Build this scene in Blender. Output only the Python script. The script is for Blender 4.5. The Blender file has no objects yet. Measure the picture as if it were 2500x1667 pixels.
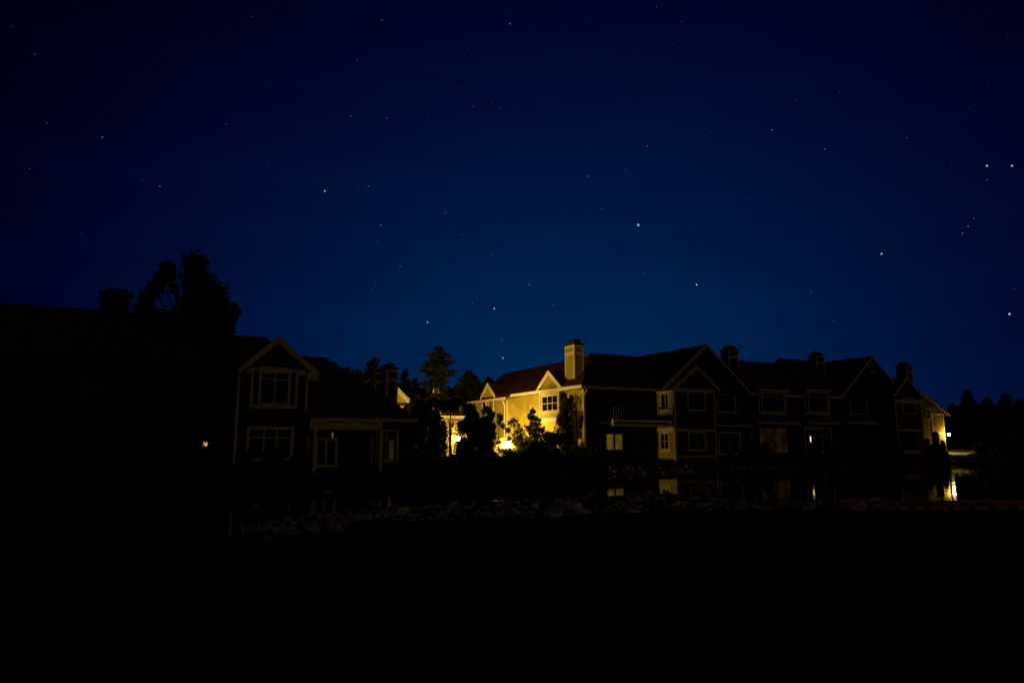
import bpy, bmesh, math, random
import numpy as np
from mathutils import Vector, noise

sc = bpy.context.scene
COL = sc.collection
random.seed(7)

# ------------------------------------------------------------------ camera
EYE = 2.0
FPX = 1667.0
HOR = 1080.0
PITCH = math.atan((HOR - 833.5) / FPX)
cam_d = bpy.data.cameras.new('camera')
cam_d.sensor_width = 36.0
cam_d.lens = 24.0
cam_d.clip_start = 0.1
cam_d.clip_end = 5000
cam = bpy.data.objects.new('camera', cam_d)
COL.objects.link(cam)
cam.location = (0, 0, EYE)
cam.rotation_euler = (math.pi / 2 + PITCH, 0, 0)
sc.camera = cam

# ------------------------------------------------------------------ world: the last blue of dusk, centred low in the sky
sc.view_settings.view_transform = 'Standard'
sc.view_settings.look = 'None'
sc.view_settings.exposure = 0
sc.view_settings.gamma = 1
world = bpy.data.worlds.new('World')
sc.world = world
world.use_nodes = True
wt = world.node_tree
wt.nodes.clear()


def N(t, kind, **kw):
    n = t.nodes.new(kind)
    for k, v in kw.items():
        setattr(n, k, v)
    return n


tc = N(wt, 'ShaderNodeTexCoord')
g = Vector((0.07, 1.0, -0.03)).normalized()
dot = N(wt, 'ShaderNodeVectorMath', operation='DOT_PRODUCT')
dot.inputs[1].default_value = g
wide = N(wt, 'ShaderNodeVectorMath', operation='MULTIPLY')      # the glow lies wider along the horizon than it is high
wide.inputs[1].default_value = (0.87, 1.0, 1.04)
wt.links.new(tc.outputs['Generated'], wide.inputs[0])
unit = N(wt, 'ShaderNodeVectorMath', operation='NORMALIZE')
wt.links.new(wide.outputs['Vector'], unit.inputs[0])
wt.links.new(unit.outputs['Vector'], dot.inputs[0])
ac = N(wt, 'ShaderNodeMath', operation='ARCCOSINE')
wt.links.new(dot.outputs['Value'], ac.inputs[0])
# soft unevenness of the air
nz = N(wt, 'ShaderNodeTexNoise')
nz.inputs['Scale'].default_value = 3.0
nz.inputs['Detail'].default_value = 3.0
mpw = N(wt, 'ShaderNodeMapping')
mpw.inputs['Scale'].default_value = (1, 1, 9)
wt.links.new(tc.outputs['Generated'], mpw.inputs['Vector'])
wt.links.new(mpw.outputs['Vector'], nz.inputs['Vector'])
nm = N(wt, 'ShaderNodeMath', operation='MULTIPLY_ADD')
nm.inputs[1].default_value = 0.10
wt.links.new(nz.outputs['Fac'], nm.inputs[0])
wt.links.new(ac.outputs[0], nm.inputs[2])
sb = N(wt, 'ShaderNodeMath', operation='SUBTRACT')
sb.inputs[1].default_value = 0.05
wt.links.new(nm.outputs[0], sb.inputs[0])
mr = N(wt, 'ShaderNodeMapRange')
mr.inputs['From Max'].default_value = math.radians(70)
wt.links.new(sb.outputs[0], mr.inputs['Value'])
ramp = N(wt, 'ShaderNodeValToRGB')
wt.links.new(mr.outputs[0], ramp.inputs[0])
SKY = [(0, (0.0001, 0.0265, 0.090)), (8, (0.0001, 0.0210, 0.082)), (15, (0.0001, 0.0140, 0.066)),
       (23, (0.0001, 0.0080, 0.048)), (31, (0.0002, 0.0033, 0.0305)), (39, (0.0002, 0.0011, 0.0180)),
       (48, (0.0002, 0.0003, 0.0062)), (58, (0.0001, 0.0002, 0.002)), (70, (0.0001, 0.0001, 0.0006))]
els = ramp.color_ramp.elements
while len(els) < len(SKY):
    els.new(0.5)
for e, (a, c) in zip(els, SKY):
    e.position = a / 70.0
    e.color = (*c, 1)
bg = N(wt, 'ShaderNodeBackground')
bg.inputs['Strength'].default_value = 1.0
wt.links.new(ramp.outputs['Color'], bg.inputs['Color'])
wo = N(wt, 'ShaderNodeOutputWorld')
wt.links.new(bg.outputs[0], wo.inputs['Surface'])

# ------------------------------------------------------------------ one very faint warm low light from behind the camera (town glow)
sd = bpy.data.lights.new('sun', 'SUN')
sd.energy = 0.055
sd.angle = math.radians(12)
sd.color = (1.0, 0.70, 0.30)
so = bpy.data.objects.new('sun', sd)
COL.objects.link(so)
so.rotation_euler = Vector((-0.38, 0.93, -0.22)).to_track_quat('-Z', 'Y').to_euler()


# ------------------------------------------------------------------ pixel rays (photo 2500 x 1667) to find real places
CP, SP = math.cos(PITCH), math.sin(PITCH)


def ray(px, py):
    vx, vy = (px - 1250.0) / FPX, (833.5 - py) / FPX
    return Vector((vx, CP - vy * SP, SP + vy * CP))


def at(px, py, Y):
    d = ray(px, py)
    return Vector((0, 0, EYE)) + d * (Y / d.y)


def on_z(px, py, z=0.0):
    d = ray(px, py)
    return Vector((0, 0, EYE)) + d * ((z - EYE) / d.z)


# ------------------------------------------------------------------ materials
MATS = {}


def mat(name, color, rough=0.8, spec=0.3, noise_amt=0.25, noise_scale=3.0, bump=0.0, bump_scale=20, lap=0.0, emit=None,
        emit_s=0.0, translucent=0.0, hue_obj=False, metallic=0.0, stretch=None):
    m = bpy.data.materials.new(name)
    m.use_nodes = True
    t = m.node_tree
    t.nodes.clear()
    out = N(t, 'ShaderNodeOutputMaterial')
    p = N(t, 'ShaderNodeBsdfPrincipled')
    p.inputs['Roughness'].default_value = rough
    p.inputs['Specular IOR Level'].default_value = spec
    p.inputs['Metallic'].default_value = metallic
    c = N(t, 'ShaderNodeTexCoord')
    n1 = N(t, 'ShaderNodeTexNoise')
    n1.inputs['Scale'].default_value = noise_scale
    n1.inputs['Detail'].default_value = 5
    if stretch:
        mpn = N(t, 'ShaderNodeMapping')
        mpn.inputs['Scale'].default_value = stretch
        t.links.new(c.outputs['Object'], mpn.inputs['Vector'])
        t.links.new(mpn.outputs['Vector'], n1.inputs['Vector'])
    else:
        t.links.new(c.outputs['Object'], n1.inputs['Vector'])
    r = N(t, 'ShaderNodeValToRGB')
    lo = [max(0, v * (1 - noise_amt)) for v in color]
    hi = [min(1, v * (1 + noise_amt)) for v in color]
    r.color_ramp.elements[0].position = 0.3
    r.color_ramp.elements[1].position = 0.7
    r.color_ramp.elements[0].color = (*lo, 1)
    r.color_ramp.elements[1].color = (*hi, 1)
    t.links.new(n1.outputs['Fac'], r.inputs[0])
    t.links.new(r.outputs[0], p.inputs['Base Color'])
    hsrc = None
    if lap > 0:      # lapped siding boards: a saw profile up the wall
        w = N(t, 'ShaderNodeTexWave', wave_type='BANDS', bands_direction='Z', wave_profile='SAW')
        w.inputs['Scale'].default_value = 0.314 / lap
        w.inputs['Distortion'].default_value = 0.0
        t.links.new(c.outputs['Object'], w.inputs['Vector'])
        b = N(t, 'ShaderNodeBump')
        b.inputs['Strength'].default_value = 0.9
        b.inputs['Distance'].default_value = 0.03
        b.invert = True
        t.links.new(w.outputs['Fac'], b.inputs['Height'])
        t.links.new(b.outputs[0], p.inputs['Normal'])
    elif bump > 0:
        n2 = N(t, 'ShaderNodeTexNoise')
        n2.inputs['Scale'].default_value = bump_scale
        n2.inputs['Detail'].default_value = 6
        t.links.new(c.outputs['Object'], n2.inputs['Vector'])
        b = N(t, 'ShaderNodeBump')
        b.inputs['Strength'].default_value = bump
        b.inputs['Distance'].default_value = 0.1
        t.links.new(n2.outputs['Fac'], b.inputs['Height'])
        t.links.new(b.outputs[0], p.inputs['Normal'])
    if emit:
        if noise_amt > 0:
            mx = N(t, 'ShaderNodeMixRGB', blend_type='MULTIPLY')
            mx.inputs['Fac'].default_value = 1
            mx.inputs['Color2'].default_value = (*emit, 1)
            r2 = N(t, 'ShaderNodeValToRGB')
            r2.color_ramp.elements[0].position = 0.3
            r2.color_ramp.elements[1].position = 0.7
            r2.color_ramp.elements[0].color = (1 - noise_amt,) * 3 + (1,)
            r2.color_ramp.elements[1].color = (1, 1, 1, 1)
            t.links.new(n1.outputs['Fac'], r2.inputs[0])
            t.links.new(r2.outputs[0], mx.inputs['Color1'])
            t.links.new(mx.outputs[0], p.inputs['Emission Color'])
        else:
            p.inputs['Emission Color'].default_value = (*emit, 1)
        p.inputs['Emission Strength'].default_value = emit_s
    if translucent > 0:
        tr = N(t, 'ShaderNodeBsdfTranslucent')
        t.links.new(r.outputs[0], tr.inputs['Color'])
        mxs = N(t, 'ShaderNodeMixShader')
        mxs.inputs[0].default_value = translucent
        t.links.new(p.outputs[0], mxs.inputs[1])
        t.links.new(tr.outputs[0], mxs.inputs[2])
        t.links.new(mxs.outputs[0], out.inputs['Surface'])
    else:
        t.links.new(p.outputs[0], out.inputs['Surface'])
    MATS[name] = m
    return m


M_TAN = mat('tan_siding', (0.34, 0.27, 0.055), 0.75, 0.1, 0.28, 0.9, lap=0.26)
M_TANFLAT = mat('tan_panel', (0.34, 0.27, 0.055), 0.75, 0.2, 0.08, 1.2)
M_BROWN = mat('brown_shingle', (0.026, 0.013, 0.006), 0.85, 0.15, 0.3, 2.5, lap=0.17)
M_RED = mat('russet_shingle', (0.10, 0.033, 0.012), 0.85, 0.15, 0.3, 2.5, lap=0.17)
M_TRIM = mat('cream_trim', (0.66, 0.58, 0.40), 0.6, 0.3, 0.1, 6)
M_TRIMD = mat('darker_trim', (0.46, 0.37, 0.22), 0.65, 0.3, 0.2, 4)  # darker, browner trim colour
M_ROOF = mat('asphalt_shingle', (0.06, 0.02, 0.012), 0.95, 0.1, 0.35, 6, bump=0.5, bump_scale=9)
M_CAP = mat('chimney_cap_metal', (0.02, 0.018, 0.017), 0.8, 0.2, 0.3, 3)
M_PANE = mat('dark_glass', (0.005, 0.005, 0.006), 0.3, 0.03, 0.1, 1)
M_LITPANE = mat('lit_curtained_glass', (0.05, 0.04, 0.02), 0.3, 0.3, 0.75, 7, emit=(1.0, 0.62, 0.05), emit_s=0.13, stretch=(1.2, 1.2, .12))
M_DIMPANE = mat('dimly_lit_glass', (0.03, 0.02, 0.01), 0.3, 0.3, 0.75, 3, emit=(1.0, 0.45, 0.08), emit_s=0.012)
M_PORCHGLOW = mat('porch_wall_glow', (0.03, 0.02, 0.01), 0.3, 0.3, 0.9, 1.1, emit=(1.0, 0.40, 0.05), emit_s=0.014)  # glow of a lit porch wall put into the pane colour
M_BULB = mat('interior_bulb', (0.5, 0.4, 0.2), 0.5, 0.2, 0, 1, emit=(1.0, 0.72, 0.3), emit_s=1.6)
M_WOOD = mat('porch_wood', (0.30, 0.22, 0.12), 0.7, 0.2, 0.25, 5)
M_PIPE = mat('downspout_metal', (0.6, 0.55, 0.42), 0.5, 0.4, 0.1, 4)
M_IRON = mat('black_iron', (0.02, 0.02, 0.02), 0.5, 0.5, 0.2, 6)
M_BARK = mat('bark', (0.05, 0.035, 0.022), 0.95, 0.1, 0.4, 6, bump=0.8, bump_scale=14)
M_LEAF = mat('leaf', (0.024, 0.030, 0.011), 0.7, 0.2, 0.5, 1.6, translucent=0.2)
M_LEAF2 = mat('broad_leaf', (0.075, 0.075, 0.022), 0.5, 0.35, 0.5, 1.6, translucent=0.35)
M_LAMPLEAF = mat('lamplight_leaf', (0.40, 0.30, 0.07), 0.5, 0.3, 0.3, 1.6, translucent=0.45)  # leaf colour brightened to stand for lamp light on the leaves
M_NEEDLE = mat('needle', (0.009, 0.013, 0.006), 0.7, 0.2, 0.5, 1.2)
M_ROCK = mat('granite', (0.28, 0.27, 0.26), 0.9, 0.2, 0.55, 3.5, bump=0.7, bump_scale=7)
M_ROCKW = mat('rusty_granite', (0.46, 0.23, 0.10), 0.9, 0.2, 0.5, 3.5, bump=0.7, bump_scale=7)
M_ROCKP = mat('pale_granite', (0.62, 0.60, 0.58), 0.9, 0.2, 0.4, 3.5, bump=0.6, bump_scale=7)
M_BANK = mat('dark_bank_stone', (0.12, 0.11, 0.10), 0.95, 0.1, 0.6, 3.5, bump=0.7, bump_scale=7)
M_GRASS = mat('lawn', (0.016, 0.021, 0.008), 1.0, 0.0, 0.5, 0.9, bump=0.8, bump_scale=5)
M_ROAD = mat('pale_gravel_drive', (0.5, 0.45, 0.38), 0.9, 0.1, 0.25, 3, bump=0.4, bump_scale=9)


def lamp_mat(name, color, s):
    m = bpy.data.materials.new(name)
    m.use_nodes = True
    t = m.node_tree
    t.nodes.clear()
    o = N(t, 'ShaderNodeOutputMaterial')
    e = N(t, 'ShaderNodeEmission')
    e.inputs['Color'].default_value = (*color, 1)
    e.inputs['Strength'].default_value = s
    t.links.new(e.outputs[0], o.inputs['Surface'])
    return m


def water_mat():
    m = bpy.data.materials.new('pond_water')
    m.use_nodes = True
    t = m.node_tree
    p = t.nodes['Principled BSDF']
    p.inputs['Base Color'].default_value = (0.003, 0.004, 0.005, 1)
    p.inputs['Roughness'].default_value = 0.035
    p.inputs['IOR'].default_value = 1.33
    c = N(t, 'ShaderNodeTexCoord')
    mp = N(t, 'ShaderNodeMapping')
    mp.inputs['Scale'].default_value = (0.7, 0.35, 1)
    n = N(t, 'ShaderNodeTexNoise')
    n.inputs['Scale'].default_value = 1.3
    n.inputs['Detail'].default_value = 2
    t.links.new(c.outputs['Object'], mp.inputs['Vector'])
    t.links.new(mp.outputs['Vector'], n.inputs['Vector'])
    b = N(t, 'ShaderNodeBump')
    b.inputs['Strength'].default_value = 0.34
    b.inputs['Distance'].default_value = 0.03
    t.links.new(n.outputs['Fac'], b.inputs['Height'])
    t.links.new(b.outputs[0], p.inputs['Normal'])
    return m


M_WATER = water_mat()


# ------------------------------------------------------------------ object helpers
def tag(o, label=None, cat=None, group=None, kind=None):
    if label:
        o['label'] = label
    if cat:
        o['category'] = cat
    if group:
        o['group'] = group
    if kind:
        o['kind'] = kind
    return o


def empty(name, loc, rz=0.0):
    o = bpy.data.objects.new(name, None)
    COL.objects.link(o)
    o.location = loc
    o.rotation_euler = (0, 0, rz)
    o.empty_display_size = 0.3
    return o


def link_mesh(name, me, m, parent=None):
    o = bpy.data.objects.new(name, me)
    if m:
        me.materials.append(m)
    COL.objects.link(o)
    if parent:
        o.parent = parent
    return o


def mesh_np(name, V, nper, m, parent=None):
    """V: (n,nper,3) faces without shared vertices"""
    V = np.asarray(V, dtype=np.float32)
    nf = V.shape[0]
    me = bpy.data.meshes.new(name)
    me.vertices.add(nf * nper)
    me.vertices.foreach_set('co', V.reshape(-1))
    me.loops.add(nf * nper)
    me.loops.foreach_set('vertex_index', np.arange(nf * nper, dtype=np.int32))
    me.polygons.add(nf)
    me.polygons.foreach_set('loop_start', np.arange(nf, dtype=np.int32) * nper)
    me.polygons.foreach_set('loop_total', np.full(nf, nper, dtype=np.int32))
    me.update(calc_edges=True)
    return link_mesh(name, me, m, parent)


class MB:
    def __init__(self):
        self.v, self.f, self.p = [], [], []

    def add(self, v, f):
        b, fb = len(self.v), len(self.f)
        self.v += [tuple(p) for p in v]
        self.f += [tuple(i + b for i in q) for q in f]
        self.p.append((b, len(self.v), fb, len(self.f)))
        return self

    def box(self, x0, x1, y0, y1, z0, z1):
        x0, x1 = min(x0, x1), max(x0, x1)
        y0, y1 = min(y0, y1), max(y0, y1)
        z0, z1 = min(z0, z1), max(z0, z1)
        v = [(x0, y0, z0), (x1, y0, z0), (x1, y1, z0), (x0, y1, z0), (x0, y0, z1), (x1, y0, z1), (x1, y1, z1), (x0, y1, z1)]
        return self.add(v, [(3, 2, 1, 0), (4, 5, 6, 7), (0, 1, 5, 4), (1, 2, 6, 5), (2, 3, 7, 6), (3, 0, 4, 7)])

    def extr(self, poly, a0, a1, axis='y'):
        """poly: list of (p,z) outlines; axis 'y': p is x, extruded along y; axis 'x': p is y, extruded along x"""
        n = len(poly)
        if axis == 'y':
            v = [(p, a0, z) for p, z in poly] + [(p, a1, z) for p, z in poly]
        else:
            v = [(a0, p, z) for p, z in poly] + [(a1, p, z) for p, z in poly]
        f = [tuple(range(n)), tuple(range(2 * n - 1, n - 1, -1))]
        f += [(i, i + n, (i + 1) % n + n, (i + 1) % n) for i in range(n)]
        return self.add(v, f)

    def tube(self, pts, rads, n=6):
        rings = []
        pts = [Vector(p) for p in pts]
        for i, p in enumerate(pts):
            d = (pts[min(i + 1, len(pts) - 1)] - pts[max(i - 1, 0)]).normalized()
            a = d.orthogonal().normalized()
            b = d.cross(a)
            rings.append([p + (a * math.cos(2 * math.pi * k / n) + b * math.sin(2 * math.pi * k / n)) * rads[i] for k in range(n)])
        v = [q for r in rings for q in r]
        f = []
        for i in range(len(rings) - 1):
            for k in range(n):
                f.append((i * n + k, i * n + (k + 1) % n, (i + 1) * n + (k + 1) % n, (i + 1) * n + k))
        f.append(tuple(range(n - 1, -1, -1)))
        f.append(tuple(range((len(rings) - 1) * n, len(rings) * n)))
        return self.add(v, f)

    def build_each(self, name, m, parent=None):
        for (v0, v1, f0, f1) in self.p:
            q = MB()
            q.add(self.v[v0:v1], [tuple(i - v0 for i in f) for f in self.f[f0:f1]])
            q.build(name, m, parent)

    def build(self, name, m, parent=None, smooth=False):
        me = bpy.data.meshes.new(name)
        me.from_pydata(self.v, [], self.f)
        bm = bmesh.new()
        bm.from_mesh(me)
        bmesh.ops.recalc_face_normals(bm, faces=bm.faces)
        bm.to_mesh(me)
        bm.free()
        if smooth:
            for p in me.polygons:
                p.use_smooth = True
        return link_mesh(name, me, m, parent)


TH = math.atan2(0.456, 0.890)      # every house shares this heading
CU, SU = math.cos(TH), math.sin(TH)


class Bld:
    """a house: local x runs along its front to the right, y goes back from the front, z is world height"""
    def __init__(self, name, px, py, Y, label, cat='house', group=None):
        p = at(px, py, Y)
        self.O = Vector((p.x, p.y, 0))
        self.e = empty(name, self.O, TH)
        tag(self.e, label, cat, group)

    def loc(self, w):
        d = w - self.O
        return Vector((d.x * CU + d.y * SU, -d.x * SU + d.y * CU, d.z))

    def _r(self, px, py):
        o = self.loc(Vector((0, 0, EYE)))
        d = ray(px, py)
        return o, Vector((d.x * CU + d.y * SU, -d.x * SU + d.y * CU, d.z))

    def P(self, px, py, y):
        o, d = self._r(px, py)
        t = (y - o.y) / d.y
        return (o.x + d.x * t, o.z + d.z * t)

    def S(self, px, py, x):
        o, d = self._r(px, py)
        t = (x - o.x) / d.x
        return (o.y + d.y * t, o.z + d.z * t)

    def world(self, x, y, z):
        return Vector((self.O.x + x * CU - y * SU, self.O.y + x * SU + y * CU, z))


def gable_y(b, xl, xp, xr, ze_l, zp, ze_r, y0, y1, mroof=None, mrake=None, mwall=None, wall_y=None, rake_w=0.28, trim=True,
            inset=0.35):
    """roof with its ridge running back (along y), gable facing the front"""
    t = 0.2
    prof = [(xl, ze_l), (xp, zp), (xr, ze_r), (xr, ze_r - t), (xp, zp - t), (xl, ze_l - t)]
    r = MB().extr(prof, y0, y1).build('roof', mroof or M_ROOF, b.e)
    if mwall:
        wy = wall_y if wall_y is not None else y0 + 0.3
        k = inset
        zl = ze_l + (zp - ze_l) * k / (xp - xl)
        zr = ze_r + (zp - ze_r) * k / (xr - xp)
        MB().extr([(xl + k, zl - t - .02), (xp, zp - t - .02), (xr - k, zr - t - .02)], wy, wy + 0.25).build('gable_wall', mwall, b.e)
    if trim:
        d = rake_w
        pr = [(xl - .02, ze_l + .03), (xp, zp + .03), (xr + .02, ze_r + .03), (xr + .02, ze_r - d), (xp, zp - d * 1.25), (xl - .02, ze_l - d)]
        MB().extr(pr, y0 - 0.05, y0 - 0.003).build('rake_board', mrake or M_TRIM, r)
    return r


def gable_x(b, yl, yp, yr, ze, zp, x0, x1, mrake=None, mwall=None, wall_x=None, rake_w=0.28):
    """roof with its ridge along x, gable facing left (-x)"""
    t = 0.2
    prof = [(yl, ze), (yp, zp), (yr, ze), (yr, ze - t), (yp, zp - t), (yl, ze - t)]
    r = MB().extr(prof, x0, x1, 'x').build('dormer_roof', M_ROOF, b.e)
    if mwall:
        wx = wall_x if wall_x is not None else x0 + .3
        MB().extr([(yl + .3, ze - .1), (yp, zp - t - .03), (yr - .3, ze - .1)], wx, wx + .25, 'x').build('gable_wall', mwall, b.e)
    d = rake_w
    pr = [(yl - .02, ze + .03), (yp, zp + .03), (yr + .02, ze + .03), (yr + .02, ze - d), (yp, zp - d * 1.3), (yl - .02, ze - d)]
    MB().extr(pr, x0 - .05, x0 - .003, 'x').build('rake_board', mrake or M_TRIM, r)
    return r


def hip_x(b, x0, x1, y0, y1, ze, zr, rx0, rx1, ry, name='roof'):
    """hipped roof, ridge along x from rx0 to rx1 at y=ry"""
    t = 0.2
    v = [(x0, y0, ze), (x1, y0, ze), (x1, y1, ze), (x0, y1, ze), (rx0, ry, zr), (rx1, ry, zr),
         (x0, y0, ze - t), (x1, y0, ze - t), (x1, y1, ze - t), (x0, y1, ze - t)]
    f = [(0, 1, 5, 4), (1, 2, 5), (2, 3, 4, 5), (3, 0, 4), (0, 6, 7, 1), (1, 7, 8, 2), (2, 8, 9, 3), (3, 9, 6, 0), (6, 9, 8, 7)]
    return MB().add(v, f).build(name, M_ROOF, b.e)


def hip_y(b, x0, x1, y0, y1, ze, zr, rx, ry0, ry1):
    t = 0.2
    v = [(x0, y0, ze), (x1, y0, ze), (x1, y1, ze), (x0, y1, ze), (rx, ry0, zr), (rx, ry1, zr),
         (x0, y0, ze - t), (x1, y0, ze - t), (x1, y1, ze - t), (x0, y1, ze - t)]
    f = [(0, 1, 4), (1, 2, 5, 4), (2, 3, 5), (3, 0, 4, 5), (0, 6, 7, 1), (1, 7, 8, 2), (2, 8, 9, 3), (3, 9, 6, 0), (6, 9, 8, 7)]
    return MB().add(v, f).build('roof', M_ROOF, b.e)


def window(b, face, pos, a0, a1, z0, z1, cols=(0.5,), rows=(), fw=0.12, mtrim=None, mpane=None, head=0.0, sill=0.0, name='window',
           mull=0.05, label=None):
    """a window set on a wall: face 'f' = front wall at y=pos, 's' = left wall at x=pos"""
    a0, a1 = min(a0, a1), max(a0, a1)
    z0, z1 = min(z0, z1), max(z0, z1)

    def bx(mb, p0, p1, q0, q1, d0, d1):
        if face == 'f':
            mb.box(p0, p1, pos - d1, pos - d0, q0, q1)
        else:
            mb.box(pos - d1, pos - d0, p0, p1, q0, q1)
    m = MB()
    bx(m, a0, a0 + fw, z0, z1, 0, .07)
    bx(m, a1 - fw, a1, z0, z1, 0, .07)
    bx(m, a0 + fw, a1 - fw, z1 - fw, z1, 0, .068)
    bx(m, a0 + fw, a1 - fw, z0, z0 + fw, 0, .068)
    if head:
        bx(m, a0 - .08, a1 + .08, z1 + .002, z1 + head, 0, .1)
    for c in cols:
        x = a0 + fw + (a1 - a0 - 2 * fw) * c
        bx(m, x - mull / 2, x + mull / 2, z0 + fw, z1 - fw, 0, .055)
    for r in rows:
        z = z0 + fw + (z1 - z0 - 2 * fw) * r
        bx(m, a0 + fw, a1 - fw, z - mull / 2, z + mull / 2, 0, .052)
    w = m.build(name, mtrim or M_TRIM, b.e)
    if label:
        w['label'] = label
    p = MB()
    bx(p, a0 + fw, a1 - fw, z0 + fw, z1 - fw, 0, .03)
    p.build('pane', mpane or M_PANE, w)
    if sill:
        s = MB()
        bx(s, a0 - .1, a1 + .1, z0 - sill, z0 - .002, 0, .14)
        s.build('sill', mtrim or M_TRIM, w)
    return w


def win_px(b, face, pos, px0, py0, px1, py1, **kw):
    """window placed from the opposite corners seen in the photo, on a real wall plane"""
    cast = (lambda x, y: b.P(x, y, pos)) if face == 'f' else (lambda x, y: b.S(x, y, pos))
    a0, zt0 = cast(px0, py0)
    a1, zt1 = cast(px1, py0)
    _, zb0 = cast(px0, py1)
    _, zb1 = cast(px1, py1)
    return window(b, face, pos, a0, a1, (zb0 + zb1) / 2, (zt0 + zt1) / 2, **kw)


def chimney(b, pxl, pxm, pxr, ptop, yp, zbot, pcap, mbody, mtrim, back=None):
    x0, zt = b.P(pxm, ptop, yp)
    x1, _ = b.P(pxr, ptop, yp)
    y1, _ = b.S(pxl, ptop, x0)
    y1 = min(max(y1, yp + .7), yp + 3.2)
    body = MB().box(x0, x1, yp, y1, zbot, zt).build('chimney', mbody, b.e)
    t = MB()
    w = .11
    zb = zbot + .02
    for (xx0, xx1) in ((x0 - .03, x0 + w), (x1 - w, x1 + .03)):
        t.box(xx0, xx1, yp - .03, yp - .003, zb, zt)
    t.box(x0 + w, x1 - w, yp - .027, yp - .003, zt - .16, zt)
    t.box(x0 + w, x1 - w, yp - .027, yp - .003, zt - .75, zt - .55)
    t.box(x0 - .03, x0 - .003, yp + .002, yp + w, zb, zt)
    t.box(x0 - .03, x0 - .003, y1 - w, y1 + .03, zb, zt)
    t.box(x0 - .027, x0 - .003, yp + w, y1 - w, zt - .16, zt)
    t.box(x0 - .027, x0 - .003, yp + w, y1 - w, zt - .75, zt - .55)
    t.build('chimney_trim', mtrim, body)
    _, zc = b.P((pxm + pxr) / 2, pcap, yp)
    h = max(.3, zc - zt)
    c = MB().box(x0 - .1, x1 + .1, yp - .1, y1 + .1, zt + .002, zt + .12)
    i = .14
    c.box(x0 + i, x1 - i, yp + i, y1 - i, zt + .122, zt + h * .8)
    c.add([(x0 + i, yp + i, zt + h * .8 + .002), (x1 - i, yp + i, zt + h * .8 + .002), (x1 - i, y1 - i, zt + h * .8 + .002), (x0 + i, y1 - i, zt + h * .8 + .002),
           (x0 + 2 * i, yp + 2 * i, zt + h), (x1 - 2 * i, yp + 2 * i, zt + h), (x1 - 2 * i, y1 - 2 * i, zt + h), (x0 + 2 * i, y1 - 2 * i, zt + h)],
          [(0, 1, 5, 4), (1, 2, 6, 5), (2, 3, 7, 6), (3, 0, 4, 7), (4, 5, 6, 7), (3, 2, 1, 0)])
    c.build('chimney_cap', M_CAP, body)
    return body


# ================================================================== SETTING
near = [(560, 1330), (640, 1285), (720, 1262), (900, 1240), (1200, 1224), (1450, 1212), (1600, 1202), (1750, 1212), (1900, 1219), (2200, 1226), (2500, 1224), (2900, 1215)]
far = [(2900, 1150), (2500, 1137), (2330, 1132), (2150, 1137), (1900, 1143), (1650, 1153), (1480, 1159), (1300, 1170), (1100, 1184), (900, 1194), (730, 1204), (600, 1225), (520, 1262)]
POND = [(on_z(*p).x, on_z(*p).y) for p in near + far]
PA = np.array(POND)


def pond_sd(X, Y):
    """signed distance to the pond outline, negative inside"""
    d = np.full(X.shape, 1e9)
    ins = np.zeros(X.shape, bool)
    n = len(PA)
    for i in range(n):
        ax, ay = PA[i]
        bx, by = PA[(i + 1) % n]
        ex, ey = bx - ax, by - ay
        t = np.clip(((X - ax) * ex + (Y - ay) * ey) / (ex * ex + ey * ey), 0, 1)
        d = np.minimum(d, np.hypot(X - ax - t * ex, Y - ay - t * ey))
        if ay != by:
            c = ((ay > Y) != (by > Y)) & (X < (bx - ax) * (Y - ay) / (by - ay) + ax)
            ins ^= c
    return np.where(ins, -d, d)


def sm(t):
    t = np.clip(t, 0, 1)
    return t * t * (3 - 2 * t)


def height(X, Y):
    X = np.asarray(X, float)
    Y = np.asarray(Y, float)
    d = pond_sd(X, Y)
    s = -X * SU + Y * CU           # distance back, square to the house fronts
    h = np.where(d > 0, 0.12 * sm(d / 2.5) + 0.25 * sm((d - 3) / 12), -0.7 * sm(-d / 2.5))
    up = sm((Y - 36) / 10) * sm((d) / 4)
    h = h + 0.55 * up + 0.35 * sm((Y - 62) / 20) * sm(d / 6)
    h = h + 0.02 * np.sin(X * 1.3) * np.cos(Y * 1.1) * sm(d / 2)
    return h


def hz(x, y):
    return float(height(np.array([x]), np.array([y]))[0])


def grid_axis(lo, hi, step, ends):
    a = list(np.arange(lo, hi + step, step))
    s, p = step, a[-1]
    while p < ends[1]:
        s *= 1.35
        p += s
        a.append(p)
    s, p = step, a[0]
    while p > ends[0]:
        s *= 1.35
        p -= s
        a.insert(0, p)
    return np.array(a)


gx = grid_axis(-30, 60, 0.7, (-900, 900))
gy = grid_axis(-4, 100, 0.7, (-300, 1200))
GX, GY = np.meshgrid(gx, gy)
GZ = height(GX, GY)
nv = GX.size
me = bpy.data.meshes.new('ground')
cols_, rows_ = len(gx), len(gy)
idx = np.arange(nv).reshape(rows_, cols_)
quads = np.stack([idx[:-1, :-1], idx[:-1, 1:], idx[1:, 1:], idx[1:, :-1]], -1).reshape(-1, 4)
me.from_pydata(np.stack([GX, GY, GZ], -1).reshape(-1, 3).tolist(), [], quads.tolist())
for p in me.polygons:
    p.use_smooth = True
tag(link_mesh('ground', me, M_GRASS), kind='structure')

wm = MB()
x0, y0 = PA.min(0) - 2
x1, y1 = PA.max(0) + 2
wm.add([(x0, y0, 0), (x1, y0, 0), (x1, y1, 0), (x0, y1, 0)], [(0, 1, 2, 3)])
tag(wm.build('pond_water', M_WATER), kind='structure')

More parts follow.
